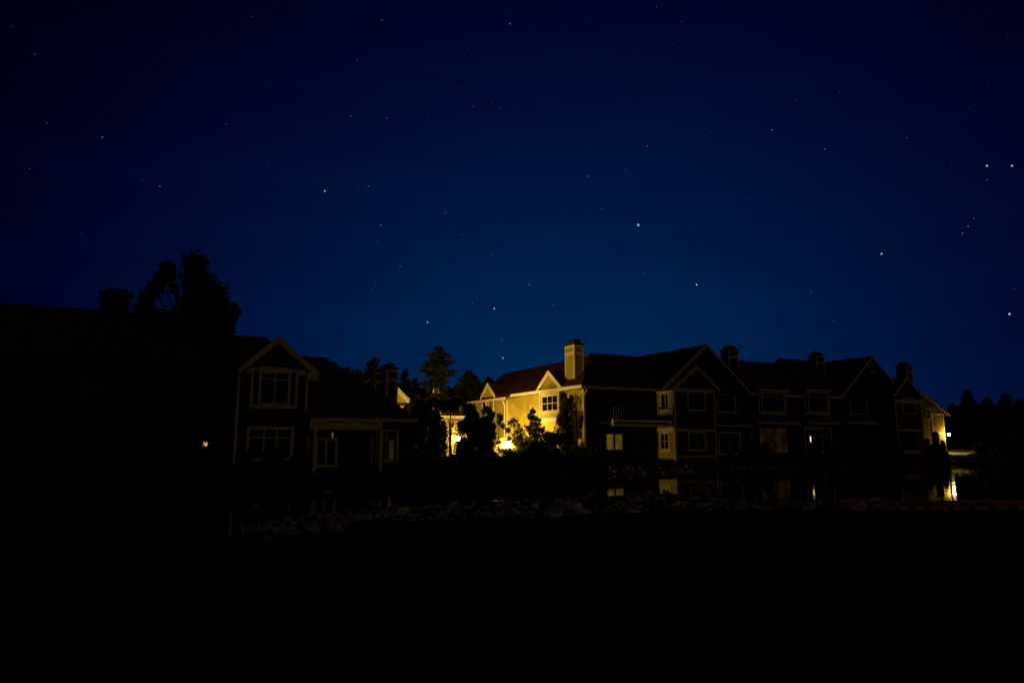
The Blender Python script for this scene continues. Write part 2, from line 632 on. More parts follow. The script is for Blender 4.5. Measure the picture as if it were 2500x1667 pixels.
# ================================================================== RIGHT: the long two-storey house row
R = Bld('townhouse_row', 1650, 1118, 52.0, 'long two storey townhouse row with five chimneys across the pond, its left wall glowing amber', 'building')
zb = 0.45
zE = R.P(1650, 946, 0)[1]            # eaves height
zB = R.P(1650, 1117, 0)[1]           # plinth height
xb = R.P(1745, 1000, 0)[0]
xC = R.P(1426, 1000, 2.0)[0]
xT0 = R.P(2185, 1000, 0)[0]
xT1 = R.P(2249, 1000, 0)[0]
yW = R.S(1256, 1000, xC)[0]
xS = xC - 0.7
yW2 = R.S(1150, 1000, xS)[0]
zBand = R.P(1700, 1050, 0)[1]

# bay
MB().box(0, xb, 0, 3.0, zb, zE).build('bay_wall', M_BROWN, R.e)
MB().box(-.02, -.002, .13, 2.0, zb + .3, zE - .1).build('bay_side_siding', M_TANFLAT, R.e)
# main body, recess, lit wing
MB().box(xb - .2, xT0 + .3, 1.0, 12, zb, zE).build('front_wall', M_BROWN, R.e)
MB().box(xC, xb - .25, 2.0, 12.2, zb, zE - .01).build('recessed_wall', M_BROWN, R.e)
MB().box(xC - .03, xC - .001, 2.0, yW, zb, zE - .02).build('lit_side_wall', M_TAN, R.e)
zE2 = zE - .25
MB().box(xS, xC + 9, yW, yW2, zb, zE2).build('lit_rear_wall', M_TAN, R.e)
# corner boards and bands
cb = MB()
cb.box(-.05, .13, -.05, -.003, zb, zE - .02)
cb.box(-.05, -.023, .0, .13, zb, zE - .02)
cb.box(xb - .1, xb + .03, -.05, -.003, zb, zE - .02)
cb.box(.132, xb - .102, -.04, -.003, zBand - .1, zBand + .1)
cb.box(.132, xb - .102, -.04, -.003, zB, zB + .12)
cb.box(-.05, -.023, .132, 1.98, zB - .02, zB + .28)
cb.build_each('corner_board', M_TRIMD, R.e)
cb = MB()
cb.box(xC - .07, xC - .034, 2.0, 2.16, zb, zE - .25)
cb.box(xC - .07, xC + .1, 1.95, 1.997, zb, zE - .25)
cb.box(xS - .04, xS - .003, yW - .03, yW + .14, zb, zE2 - .2)
cb.build_each('corner_board', M_TRIM, R.e)
# band on the bay's lit side between storeys
s = MB()
ya, za = R.S(1612, 1030, 0)
s.box(-.09, -.024, .13, 2.0, zBand - .15, zBand + .18)
s.box(-.09, -.024, .13, 2.0, zE - .36, zE - .1)
s.build_each('band_board', M_TRIM, R.e)
# bay windows
win_px(R, 'f', 0, 1676, 954, 1721, 1003, cols=(), fw=.12, mtrim=M_TRIMD)
win_px(R, 'f', 0, 1678, 1054, 1722, 1101, cols=(.5,), fw=.14, mtrim=M_TRIMD)
win_px(R, 's', -.02, 1612, 958, 1634, 1003, cols=(.42,), fw=.13, sill=.14)
win_px(R, 's', -.02, 1611, 1054, 1635, 1100, cols=(.5,), rows=(.5,), fw=.15, sill=.16)
# bay gable
xp, zp = R.P(1701, 893, -.35)
half = (R.P(1757, 950, -.35)[0] - R.P(1646, 945, -.35)[0]) / 2
xm = (R.P(1757, 950, -.35)[0] + R.P(1646, 945, -.35)[0]) / 2
gable_y(R, xm - half, xm, xm + half, zE - .02, zp, zE - .02, -.35, 6, mrake=M_TRIMD, mwall=M_BROWN, wall_y=0.0, rake_w=.22, inset=.4)
MB().box(-.02, xb + .02, -.05, -.003, zE - .33, zE - .025).build_each('frieze_board', M_TRIMD, R.e)
# big cross gable 1
yG = .6
xp1, zp1 = R.P(1725, 840, yG)
xr1, _ = R.P(1832, 957, yG)
hw = xr1 - xp1
roofG1 = gable_y(R, xp1 - hw, xp1, xr1, zE - .05, zp1, zE - .05, yG, 12.5, mrake=M_TRIMD, mwall=M_BROWN, wall_y=1.0, rake_w=.2, inset=.5)
# front main roof (left of the gable): ridge along x
zr0 = R.P(1490, 865, 7)[1]
hip_x(R, xC - .5, xp1 + 1, 1.5, 12.6, zE + .03, zr0, xC + 4.0, xp1 + .5, 7.0)
# roofs to the right
xq0 = R.P(1800, 880, 6)[0]
zr2 = R.P(1850, 883, 6)[1]
xq1 = R.P(1900, 885, 6)[0]
hip_x(R, xp1, xT0, .6, 12.2, zE - .03, zr2, xp1 + 2, xq1 + 1.5, 6.0)
zr3 = R.P(1950, 878, 6.3)[1]
xq2 = R.P(1906, 878, 6.3)[0]
hip_x(R, xq2 - 3.0, xT0 + 1.5, .64, 12.4, zE - .0, zr3, xq2, xT0 - 2, 6.3)
xp2, zp2 = R.P(2130, 869, yG)
xl2, _ = R.P(2054, 960, yG)
hw2 = xp2 - xl2
gable_y(R, xl2, xp2, xp2 + hw2, zE - .04, zp2, zE - .04, yG, 11, mrake=M_TRIMD, mwall=M_BROWN, wall_y=1.0, rake_w=.2, inset=.5)
win_px(R, 'f', 1.0, 2121, 893, 2134, 912, cols=(), fw=.08, mtrim=M_TRIMD, name='vent')
# fascia along the front
f_ = MB()
f_.box(xr1 + .05, xl2 - .05, .53, .597, zE - .3, zE - .07)
f_.build('fascia', M_TRIMD, R.e)
f_ = MB()
f_.box(xC - .3, -.4, 1.42, 1.497, zE - .22, zE + .0)
f_.build('fascia', M_TRIMD, R.e)
f_ = MB()
f_.box(xC - .56, xC - .503, 1.45, yW - .1, zE - .2, zE + .05)
f_.build('gutter', M_TRIM, R.e)
# recess: porch beam, balcony, windows
bal = MB()
xl_, zl_ = R.P(1495, 1031, .2)
bal.box(xl_, -.1, .1, .25, zl_ + .05, zl_ + .22)
bal.box(xl_, -.1, .1, .25, zl_ - .28, zl_ - .1)
for k in range(2):
    bal.box(xl_ + k * (-.3 - xl_) * .98, xl_ + k * (-.3 - xl_) * .98 + .2, .12, .24, zl_ - .1, zl_ + .05)
bal.build_each('balcony_beam', M_TRIM, R.e)
bf = MB().box(xl_, -.1, .27, 1.98, zl_ - .08, zl_ + .06)
bf.build('balcony_floor', M_BROWN, R.e)
bl = MB()
for k in range(24):
    xk = xl_ + .1 + k * (-.3 - xl_) / 24
    bl.box(xk, xk + .035, .15, .185, zl_ + .222, zl_ + 1.1)
bl.box(xl_, -.1, .13, .2, zl_ + 1.1, zl_ + 1.16)
bl.build('balcony_railing', M_IRON, R.e)
win_px(R, 'f', 2.0, 1477, 1057, 1520, 1100, cols=(.5,), fw=.09, mull=.17, mtrim=M_BROWN, mpane=M_LITPANE, label='curtained window lit yellow from inside')
win_px(R, 'f', 2.0, 1524, 1056, 1545, 1110, cols=(.5,), fw=.08, mtrim=M_BROWN, name='door')
win_px(R, 'f', 2.0, 1478, 962, 1530, 1020, cols=(.5,), fw=.1, mtrim=M_BROWN, name='balcony_door')
# right of the bay
win_px(R, 'f', 1.0, 1747, 951, 1794, 1008, cols=(), rows=(.78,), fw=.13, mtrim=M_TRIMD)
win_px(R, 'f', 1.0, 1752, 1054, 1806, 1110, cols=(.5,), fw=.13, mtrim=M_TRIMD, name='patio_door')
bd = MB()
xa = R.P(1748, 1030, 1)[0]
bd.box(xa, R.P(1835, 1030, 1)[0], .93, .997, zBand + .35, zBand + .5)
bd.build_each('band_board', M_TRIMD, R.e)


def bumpout(pxa, pxb, wx0, wx1):
    xa, _ = R.P(pxa, 980, .45)
    xc, _ = R.P(pxb, 980, .45)
    z1 = R.P(pxa, 951, .45)[1]
    z0 = R.P(pxa, 1012, .45)[1]
    MB().box(xa, xc, .45, 1.02, z0, z1).build('bay_window_box', M_BROWN, R.e)
    MB().add([(xa - .15, .2, z1 + .02), (xc + .15, .2, z1 + .02), (xc + .15, 1.2, z1 + .5), (xa - .15, 1.2, z1 + .5),
              (xa - .15, .2, z1 - .12), (xc + .15, .2, z1 - .12), (xc + .15, 1.2, z1 - .12), (xa - .15, 1.2, z1 - .12)],
             [(0, 1, 2, 3), (0, 4, 5, 1), (1, 5, 6, 2), (0, 3, 7, 4), (4, 7, 6, 5), (2, 6, 7, 3)]).build('bay_window_roof', M_ROOF, R.e)
    MB().box(xa - .15, xc + .15, .13, .197, z1 - .14, z1 + .06).build('bay_window_fascia', M_TRIMD, R.e)
    t = MB()
    t.box(xa - .02, xa + .1, .4, .447, z0, z1 - .14)
    t.box(xc - .1, xc + .02, .4, .447, z0, z1 - .14)
    t.box(xa + .102, xc - .102, .4, .447, z0, z0 + .16)
    t.build_each('corner_board', M_TRIMD, R.e)
    win_px(R, 'f', .45, wx0, 958, wx1, 1007, cols=(), rows=(.8,), fw=.11, mtrim=M_TRIMD)


bumpout(1851, 1919, 1857, 1913)
bumpout(1964, 2024, 1970, 2018)
win_px(R, 'f', 1.0, 2072, 966, 2114, 1013, cols=(.5,), fw=.1, mtrim=M_TRIMD)
# ground floor, right half: porch, its lit wall put in as glowing panes
for (a, c) in ((1850, 1950), (1972, 2050), (2070, 2143)):
    m_ = MB()
    xa, za = R.P(a, 1031, .3)
    xc, _ = R.P(c, 1031, .3)
    m_.box(xa, xc, .25, .4, za - .1, za + .05)
    m_.box(xa, xc, .402, .98, za - .06, za + .03)
    m_.build_each('porch_beam', M_TRIMD, R.e)
win_px(R, 'f', 1.0, 1850, 1042, 1922, 1108, cols=(.18, .5, .84), rows=(.75,), fw=.1, mtrim=M_BROWN, mpane=M_PORCHGLOW, name='patio_door', label='lit porch wall put in as panes glowing dull orange')
win_px(R, 'f', 1.0, 1962, 1044, 2028, 1108, cols=(.33, .66), rows=(.72,), fw=.12, mtrim=M_TRIMD, name='patio_door', label='glass doors with one small bright lamp behind')
win_px(R, 'f', 1.0, 2066, 1050, 2110, 1106, cols=(.5,), fw=.1, mtrim=M_BROWN, name='patio_door')
xk, zk = R.P(1979, 1071, .96)
MB().box(xk - .05, xk + .05, .945, .968, zk - .26, zk + .22).build('lit_glass', M_BULB, R.e)
xk, zk = R.P(1836, 1066, .96)
MB().box(xk - .02, xk + .02, .97, .985, zk - .45, zk + .5).build('door_trim', M_TRIM, R.e)
# tower bay at the right end
MB().box(xT0, xT1, 0, 5, zb, zE - .03).build('tower_wall', M_RED, R.e)
xtp, ztp = R.P(2218, 921, -.35)
th = (R.P(2252, 966, -.35)[0] - R.P(2182, 966, -.35)[0]) / 2
ztE = R.P(2184, 965, -.35)[1]
xtm = (R.P(2252, 966, -.35)[0] + R.P(2182, 966, -.35)[0]) / 2
gable_y(R, xtm - th, xtm, xtm + th, ztE, ztp, ztE, -.35, 6, mrake=M_TRIMD, mwall=M_RED, wall_y=.0, rake_w=.22, inset=.4)
cb = MB()
cb.box(xT0 - .04, xT0 + .12, -.05, -.003, zb, zE - .1)
cb.box(xT1 - .12, xT1 + .04, -.05, -.003, zb, zE - .1)
zt1 = R.P(2217, 1050, 0)[1]
cb.box(xT0 + .122, xT1 - .122, -.04, -.003, zt1 - .1, zt1 + .1)
zt0 = R.P(2217, 1103, 0)[1]
cb.box(xT0 + .122, xT1 - .122, -.04, -.003, zt0 - .1, zt0 + .1)
cb.box(xT0 + .122, xT1 - .122, -.04, -.003, zE - .5, zE - .15)
cb.build_each('corner_board', M_TRIMD, R.e)
win_px(R, 'f', 0, 2201, 972, 2232, 1012, cols=(), fw=.13, mtrim=M_TRIMD)
win_px(R, 'f', 0, 2199, 1054, 2235, 1093, cols=(), fw=.13, mtrim=M_BROWN)
# lit end wing
yQ = 2.2
xe0, _ = R.P(2244, 1000, yQ)
xe1, zq1 = R.P(2301, 1003, yQ)
zq = R.P(2268, 977, yQ)[1]
slope = (zq - zq1) / (xe1 - R.P(2268, 977, yQ)[0])
xpk = xe0 - .3
zpk = zq1 + slope * (xe1 - xpk)
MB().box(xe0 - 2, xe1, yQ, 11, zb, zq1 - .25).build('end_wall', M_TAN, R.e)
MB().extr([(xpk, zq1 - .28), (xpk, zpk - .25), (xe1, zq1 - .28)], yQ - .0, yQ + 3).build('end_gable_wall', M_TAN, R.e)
r_ = MB().extr([(xpk - 3, zpk - .8), (xpk, zpk), (xe1 + .5, zq1 - slope * .5), (xe1 + .5, zq1 - slope * .5 - .2), (xpk, zpk - .2), (xpk - 3, zpk - 1)], yQ - .4, 11).build('roof', M_ROOF, R.e)
MB().extr([(xpk, zpk + .02), (xe1 + .52, zq1 - slope * .5 + .02), (xe1 + .52, zq1 - slope * .5 - .3), (xpk, zpk - .3)], yQ - .45, yQ - .403).build('rake_board', M_TRIM, r_)
t = MB()
t.box(xe1 - .12, xe1 + .03, yQ - .05, yQ - .003, zb, zq1 - .3)
xv = R.P(2258, 1000, yQ)[0]
t.box(xv, xe1 - .122, yQ - .045, yQ - .003, zq1 - .42, zq1 - .28)
xv2 = R.P(2273, 1000, yQ)[0]
t.box(xv2 - .08, xv2 + .08, yQ - .04, yQ - .003, zb, zq1 - .43)
t.box(xv2 + .082, xe1 - .122, yQ - .04, yQ - .003, zBand - .1, zBand + .1)
t.build_each('corner_board', M_TRIM, R.e)
win_px(R, 'f', yQ, 2259, 998, 2270, 1024, cols=(), fw=.1)
# chimneys
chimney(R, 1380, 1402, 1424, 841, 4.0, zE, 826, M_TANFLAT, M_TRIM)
chimney(R, 1760, 1778, 1802, 853, 4.6, zE, 843, M_BROWN, M_TRIMD)
chimney(R, 1975, 1991, 2011, 868, 4.8, zE, 858, M_BROWN, M_TRIMD)
chimney(R, 2188, 2211, 2226, 892, 3.6, zE, 882, M_RED, M_TRIMD)
# lit wing: roof, bay with gable, dormer, window, downspout
zrA = R.P(1310, 896, 11)[1]
hip_y(R, xC - .5, xC + 9.5, 6.0, yW2 + .6, zE + .0, R.S(1310, 896, xC + 4.5)[1], xC + 4.5, 6.5, R.S(1232, 905, xC + 4.5)[0])
yd1, _ = R.S(1308, 956, xC - .45)
yd0, _ = R.S(1371, 950, xC - .45)
ydp, zdp = R.S(1338, 904, xC - .45)
gable_x(R, yd0, (yd0 + yd1) / 2, yd1, zE + .05, zdp, xC - .42, xC + 4, mwall=M_TANFLAT, wall_x=xC - .325, rake_w=.3)
y_a, _ = R.S(1366, 980, xC - .3)
y_b, _ = R.S(1317, 980, xC - .3)
z_lo = R.S(1340, 1030, xC - .3)[1]
MB().box(xC - .3, xC - .032, y_a, y_b, z_lo, zE).build('bay_window_box', M_TANFLAT, R.e)
t = MB()
for yy in (y_a, y_b - .13):
    t.box(xC - .35, xC - .303, yy, yy + .13, z_lo, zE - .32)
t.box(xC - .35, xC - .303, y_a, y_b, zE - .3, zE - .02)
t.box(xC - .36, xC - .303, y_a + .132, y_b - .132, z_lo, z_lo + .35)
ymid = (y_a + y_b) / 2
t.box(xC - .34, xC - .303, ymid - .03, ymid + .03, z_lo + .352, R.S(1340, 1008, xC - .3)[1] - .1)
t.build_each('corner_board', M_TRIM, R.e)
win_px(R, 's', xC - .3, 1323, 963, 1364, 1006, cols=(.33, .66), rows=(.5,), fw=.14, sill=.12, mull=.06)
t = MB()
t.box(xS - .42, xS - .35, yW - .3, yW2 + .4, zE2 - .18, zE2 + .04)
t.build('gutter', M_TRIM, R.e)
MB().add([(xS - .35, yW - .3, zE2 - .1), (xC + 1.5, yW - .3, zE2 + 1.3), (xC + 1.5, yW2 + .4, zE2 + 1.3), (xS - .35, yW2 + .4, zE2 - .1),
          (xS - .35, yW - .3, zE2 + .03), (xC + 1.5, yW - .3, zE2 + 1.45), (xC + 1.5, yW2 + .4, zE2 + 1.45), (xS - .35, yW2 + .4, zE2 + .03)],
         [(0, 1, 2, 3), (4, 5, 6, 7), (0, 1, 5, 4), (1, 2, 6, 5), (2, 3, 7, 6), (3, 0, 4, 7)]).build('roof', M_ROOF, R.e)
MB().tube([(xS - .38, yW + .3, zE2 - .15), (xS - .2, yW + .35, zE2 - .45), (xS - .09, yW + .4, zE2 - .7), (xS - .09, yW + .4, 1.0)], [.05] * 4, 8).build('downspout', M_PIPE, R.e)
MB().tube([(xC - .45, 1.6, zE - .08), (xC + .1, 1.7, zE - .3), (xC - .08, 1.9, zE - .75), (xC - .08, 1.9, 1.0)], [.05] * 4, 8).build('downspout', M_PIPE, R.e)
yk1, _ = R.S(1177, 968, xS - .3)
yk0, _ = R.S(1211, 963, xS - .3)
ykp, zkp = R.S(1192, 935, xS - .3)
gable_x(R, yk0, (yk0 + yk1) / 2, yk1, R.S(1194, 966, xS - .3)[1], zkp, xS - .42, xS + 3.5, mwall=M_TANFLAT, wall_x=xS - .33, rake_w=.3)
win_px(R, 's', xS, 1194, 975, 1206, 1013, cols=(.5,), fw=.13)
win_px(R, 's', xS, 1178, 975, 1188, 1013, cols=(), fw=.13)
win_px(R, 's', xC - .03, 1266, 1082, 1300, 1112, cols=(.5,), fw=.12, name='garage_door', mpane=M_TANFLAT)

# ================================================================== LEFT: house with front gable and porch
L = Bld('gabled_house', 577, 1160, 34.6, 'dark two storey house with cream trimmed front gable and a low porch wing', 'house')
lb = -.2
zLe = L.P(740, 910, 0)[1]
xg0 = L.P(577, 1000, 0)[0]
xg1 = L.P(750, 960, 0)[0]
MB().box(xg0, xg1, 0, 9, lb, zLe).build('wall', M_BROWN, L.e)
xlp, zlp = L.P(681, 821, -.4)
xle, zle = L.P(582, 893, -.4)
xre, zre = L.P(776, 918, -.4)
zlm = (zle + zre) / 2
gable_y(L, xle, xlp, xre, zlm, zlp, zlm, -.4, 9, mrake=M_TRIMD, mwall=M_BROWN, wall_y=0, rake_w=.30, inset=.45)
# cornice return at the right eave
MB().box(xre - .55, xre + .04, -.46, -.051 - .35, zlm - .42, zlm - .0).build('eave_return', M_TRIMD, L.e)
t = MB()
zf = L.P(600, 903, 0)[1]
t.box(xg0 + .1, L.P(634, 900, 0)[0], -.045, -.003, zf - .12, zf + .12)
t.box(L.P(711, 900, 0)[0], xg1 - .1, -.045, -.003, zf - .12, zf + .12)
t.build_each('frieze_board', M_TRIMD, L.e)
t = MB()
t.box(xg0 - .03, xg0 + .1, -.05, -.003, lb, zf - .3)
t.box(xg1 - .1, xg1 + .03, -.05, -.003, L.P(748, 1000, 0)[1], zf - .13)
t.build_each('corner_board', M_TRIMD, L.e)
# upper bay window
xa, _ = L.P(612, 950, -.25)
xc, _ = L.P(726, 950, -.25)
z1 = L.P(670, 907, -.25)[1]
z0 = L.P(670, 997, -.25)[1]
MB().box(xa, xc, -.25, -.005, z0, z1).build('bay_window_box', M_BROWN, L.e)
t = MB()
t.box(xa - .02, xa + .11, -.3, -.253, z0, z1)
t.box(xc - .11, xc + .02, -.3, -.253, z0, z1)
t.box(xa + .112, xc - .112, -.3, -.253, z0, z0 + .17)
t.build_each('corner_board', M_TRIMD, L.e)
win_px(L, 'f', -.25, 633, 905, 711, 990, cols=(.5,), rows=(.8,), fw=.13, head=.17, mull=.07, mtrim=M_TRIMD)
win_px(L, 'f', 0, 603, 1041, 718, 1125, cols=(.34, .66), rows=(.72,), fw=.15, mull=.07, mtrim=M_TRIMD)
# main block behind and to the left
zrid = L.P(600, 820, 5)[1]
hip_x(L, xg0 - 6, xg1 + .2, .5, 10, zLe - .1, zrid, xg0 - 4, xlp, 5)
MB().box(xg0 - 5, xg0 + .1, 1.2, 9, lb, zLe - .3).build('side_wall', M_BROWN, L.e)
# porch wing
yp = .5
xp0, zpf = L.P(757, 1028, yp)
xp1_, _ = L.P(935, 1030, yp)
xw1, zw = L.P(1021, 1027, yp)
zpt = L.P(850, 1021, yp)[1]
MB().box(xg1 + .02, L.P(1003, 1080, 2.4)[0], 2.4, 10, lb, zpt + .1).build('wing_wall', M_BROWN, L.e)
rx, rz = L.P(795, 872, 7)
hip_x(L, xg1 - .6, xw1, yp, 13, zpt + .05, rz, xg1 - 1, rx, 7)
t = MB()
t.box(xp0, xp1_, yp - .08, yp - .003, zpt - .2, zpt + .02)
t.box(xp0, xp1_, yp + .05, yp + .25, zpt - .62, zpt - .202)
t.build_each('porch_beam', M_TRIMD, L.e)
t = MB().box(xp1_ + .01, xw1 + .02, yp - .06, yp - .003, zpt - .16, zpt + .02)
t.build('fascia', M_TRIMD, L.e)
for pxp in (769, 930):
    xx, _ = L.P(pxp, 1090, yp + .06)
    t = MB().box(xx - .09, xx + .09, yp + .06, yp + .24, lb, zpt - .622)
    t.box(xx - .13, xx + .13, yp + .02, yp + .28, .15, .32)
    t.build('porch_post', M_TRIMD, L.e)
MB().box(xg1 + .05, xp1_ + .1, yp - .1, 2.38, .0, .14).build('porch_floor', M_WOOD, L.e)
win_px(L, 'f', 2.4, 770, 1046, 826, 1140, cols=(.5,), rows=(.76,), fw=.15, mull=.1, mtrim=M_TRIMD, name='patio_door')
win_px(L, 'f', 2.4, 741, 1046, 757, 1130, cols=(), rows=(.72,), fw=.1, mtrim=M_TRIMD)
win_px(L, 'f', 2.4, 907, 1047, 921, 1130, cols=(), rows=(.76,), fw=.1, mtrim=M_TRIMD)
d_ = win_px(L, 'f', 2.4, 930, 1048, 973, 1128, cols=(.25,), rows=(.74,), fw=.13, mtrim=M_TRIMD, name='door')
x_a, z_a = L.P(950, 1076, 2.36)
x_c, z_c = L.P(961, 1121, 2.36)
MB().box(x_a, x_c, 2.345, 2.36, z_c, z_a).build('lit_curtain', mat('dim_curtain', (.1, .08, .04), .8, .1, .5, 5, emit=(1, .6, .12), emit_s=.022), d_)
x_a, z_a = L.P(812, 1056, 2.36)
MB().box(x_a - .05, x_a + .05, 2.345, 2.362, z_a - .28, z_a + .02).build('lit_glass', mat('dim_glass_streak', (.1, .08, .04), .8, .1, .3, 5, emit=(1, .75, .35), emit_s=.1), L.e)
chimney(L, 919, 944, 971, 901, 3.2, zpt, 885, M_BROWN, M_TRIMD)
cbx = L.P(1003, 1080, 2.4)[0]
MB().box(cbx - .1, cbx + .03, 2.35, 2.397, lb, zpt - .02).build_each('corner_board', M_TRIMD, L.e)

# ================================================================== nearest house at the left edge (a silhouette)
H = Bld('near_house', 60, 1180, 24.5, 'nearest house, a black silhouette of a long roof and broad chimney at the left edge', 'house')
hx0 = -9.0
hx1 = H.P(500, 1000, 0)[0]
rxa, zra = H.P(0, 736, 5)
rxb, zrb = H.P(330, 766, 5)
zHe = zra - 2.75
MB().box(hx0, hx1, 0, 11, -.2, zHe).build('wall', M_BROWN, H.e)
hip_x(H, hx0 - .5, hx1 + .5, -.5, 10.5, zHe + .15, (zra + zrb) / 2, hx0 - .4, rxb, 5)
chimney(H, 248, 248, 319, 716, 3.4, zHe, 703, M_BROWN, M_BROWN)
win_px(H, 'f', 0, 405, 912, 470, 1005, cols=(.5,), rows=(.8,), fw=.12, mtrim=M_BROWN)
win_px(H, 'f', 0, 180, 912, 260, 1005, cols=(.5,), rows=(.8,), fw=.12, mtrim=M_BROWN)
win_px(H, 'f', 0, 380, 1050, 450, 1140, cols=(.5,), fw=.12, mtrim=M_BROWN)
win_px(H, 'f', 0, 150, 1050, 260, 1140, cols=(.33, .66), fw=.12, mtrim=M_BROWN)
MB().box(hx1 - 4.2, hx1 + .5, -.57, -.503, zHe - .1, zHe + .12).build('fascia', M_BROWN, H.e)

# ================================================================== far lit house behind the porch chimney
F = Bld('far_house', 960, 1100, 74.0, 'far house with a brightly lit amber gable peeking out behind the porch chimney', 'house')
fxp, fzp = F.P(962, 936, 0)
fxr, fzr = F.P(1012, 988, 0)
fhw = fxr - fxp
zfe = fzr
MB().box(fxp - fhw + .5, fxr - .5, .4, 10, 0.3, zfe - .1).build('wall', M_TANFLAT, F.e)
gable_y(F, fxp - fhw, fxp, fxr, zfe, fzp, zfe, 0, 10, mwall=M_TANFLAT, wall_y=.4, rake_w=.55, inset=.5)
xz, zz = F.P(986, 960, 1.4)
gable_y(F, xz - 1.9, xz, xz + 1.9, zz - 1.5, zz, zz - 1.5, 1.4, 5, mwall=M_TANFLAT, wall_y=1.7, rake_w=.4, inset=.4)
MB().box(fxr - 3.5, fxr - .8, .3, .398, zfe - .45, zfe - .2).build_each('frieze_board', M_TRIM, F.e)

G = Bld('garage', 1078, 1100, 63.0, 'low garage with dark roof and lit cream eave behind the garden trees', 'garage')
ga, zg = G.P(1078, 1016, 0)
gb, _ = G.P(1150, 1014, 0)
MB().box(ga - 1, gb, 0, 8, .4, zg - .1).build('wall', M_TANFLAT, G.e)
gz = G.P(1070, 962, 4)[1]
hip_x(G, ga - 2.2, gb + .3, -.5, 8.5, zg + .05, gz, ga - .8, gb - 1, 4)
MB().box(ga - .3, gb + .3, -.57, -.503, zg - .2, zg + .05).build('fascia', M_TRIM, G.e)
xv, zv = G.P(1064, 953, 3.0)
vb = MB().box(xv - .26, xv + .26, 3.0, 3.8, zv - 1.2, zv + .2).build('roof_vent', M_BROWN, G.e)
t = MB()
t.box(xv - .3, xv + .3, 2.95, 2.997, zv + .1, zv + .2)
t.box(xv - .3, xv - .2, 2.95, 2.997, zv - .25, zv + .098)
t.box(xv + .2, xv + .3, 2.95, 2.997, zv - .25, zv + .098)
t.build('vent_trim', M_TRIM, vb)

# ================================================================== LAMPS
def sphere_mb(r, n=10, m=7, sx=1, sy=1, sz=1):
    bm = bmesh.new()
    bmesh.ops.create_uvsphere(bm, u_segments=n, v_segments=m, radius=r)
    mb = MB()
    bm.verts.index_update()
    mb.add([(v.co.x * sx, v.co.y * sy, v.co.z * sz) for v in bm.verts], [tuple(v.index for v in f.verts) for f in bm.faces])
    bm.free()
    return mb


def globe(parent, pos, r, m):
    o = sphere_mb(r, 16, 10).build('lamp_globe', m, parent, True)
    o.location = pos
    return o


def post_lamp(label, px, py, Y, r, m, z=None, group='garden post lamps'):
    p = at(px, py, Y)
    zg_ = hz(p.x, p.y)
    e = empty('garden_lamp', (p.x, p.y, zg_))
    tag(e, label, 'lamp', group)
    h = p.z - zg_
    MB().tube([(0, 0, -.1), (0, 0, .25), (0, 0, .3), (0, 0, h - r - .03)], [.09, .08, .04, .035], 10).build('lamp_post', M_IRON, e)
    MB().tube([(0, 0, h - r - .03), (0, 0, h - r * .86)], [.05, r * .5], 10).build('lamp_collar', M_IRON, e)
    globe(e, (0, 0, h), r, m)
    MB().tube([(0, 0, h + r * .9), (0, 0, h + r * 1.2), (0, 0, h + r * 1.5)], [r * .55, r * .35, .01], 10).build('lamp_finial', M_IRON, e)
    return e


def wall_lamp(label, b, x, y, z, r, m, side='f'):
    e = empty('wall_lamp', b.world(x, y, z), TH)
    tag(e, label, 'lamp', 'wall lamps')
    if side == 'f':
        MB().box(-.06, .06, .0, .04, -.15, .15).build('lamp_plate', M_IRON, e)
        MB().tube([(0, 0, .0), (0, -.12, .04), (0, -.22, -.0), (0, -.25, -.0)], [.02] * 4, 6).build('lamp_arm', M_IRON, e)
        globe(e, (0, -.25 - r, 0), r, m)
    else:
        MB().box(.0, .04, -.06, .06, -.15, .15).build('lamp_plate', M_IRON, e)
        MB().tube([(0, 0, 0), (-.12, 0, .04), (-.22, 0, 0), (-.25, 0, 0)], [.02] * 4, 6).build('lamp_arm', M_IRON, e)
        globe(e, (-.25 - r, 0, 0), r, m)
    return e


AMB = (1.0, 0.63, 0.13)
post_lamp('glaring post lamp between shrubs before the amber side wall', 1238, 1086, 55.5, .29, lamp_mat('sodium_globe_main', AMB, 900))
post_lamp('post lamp hidden in leafy branches left of the tall dark columnar tree', 1118, 1071, 45.7, .13, lamp_mat('sodium_globe_garden', AMB, 2200))
post_lamp('small dim post lamp glinting through leaves by the nearest house', 500, 1084, 30.0, .13, lamp_mat('sodium_globe_dim', (1.0, 0.5, 0.1), 1.1))
wall_lamp('bright wall lamp at the right corner of the long row, above the lit drive', R, xe1 + .03, yQ - .05, R.P(2303, 1060, yQ - .3)[1], .125,
          lamp_mat('sodium_globe_end', AMB, 210))
wall_lamp('wall lamp on the far house, hidden behind the porch chimney', F, fxr - 2.6, -2.6, zfe - 3.3, .2, lamp_mat('sodium_globe_far', AMB, 750))


def street_lamp(label, px, py, Y, m):
    p = at(px, py, Y)
    g0 = hz(p.x, p.y)
    e = empty('street_lamp', (p.x, p.y, g0))
    tag(e, label, 'street lamp')
    h = p.z - g0
    MB().tube([(0, 0, -.2), (0, 0, .4), (0, 0, .45), (0, 0, h - .25)], [.13, .12, .075, .05], 12).build('lamp_post', M_IRON, e)
    MB().tube([(0, 0, h - .25), (0, 0, h - .17)], [.06, .12], 12).build('lamp_collar', M_IRON, e)
    globe(e, (0, 0, h), .2, m)
    MB().tube([(0, 0, h + .19), (0, 0, h + .24), (0, 0, h + .3)], [.14, .1, .01], 12).build('lamp_finial', M_IRON, e)


street_lamp('tall street lamp of the yard, its head hidden behind the porch chimney', 945, 942, 52, lamp_mat('sodium_globe_yard', AMB, 2300))

# ================================================================== TREES
rng = np.random.default_rng(11)


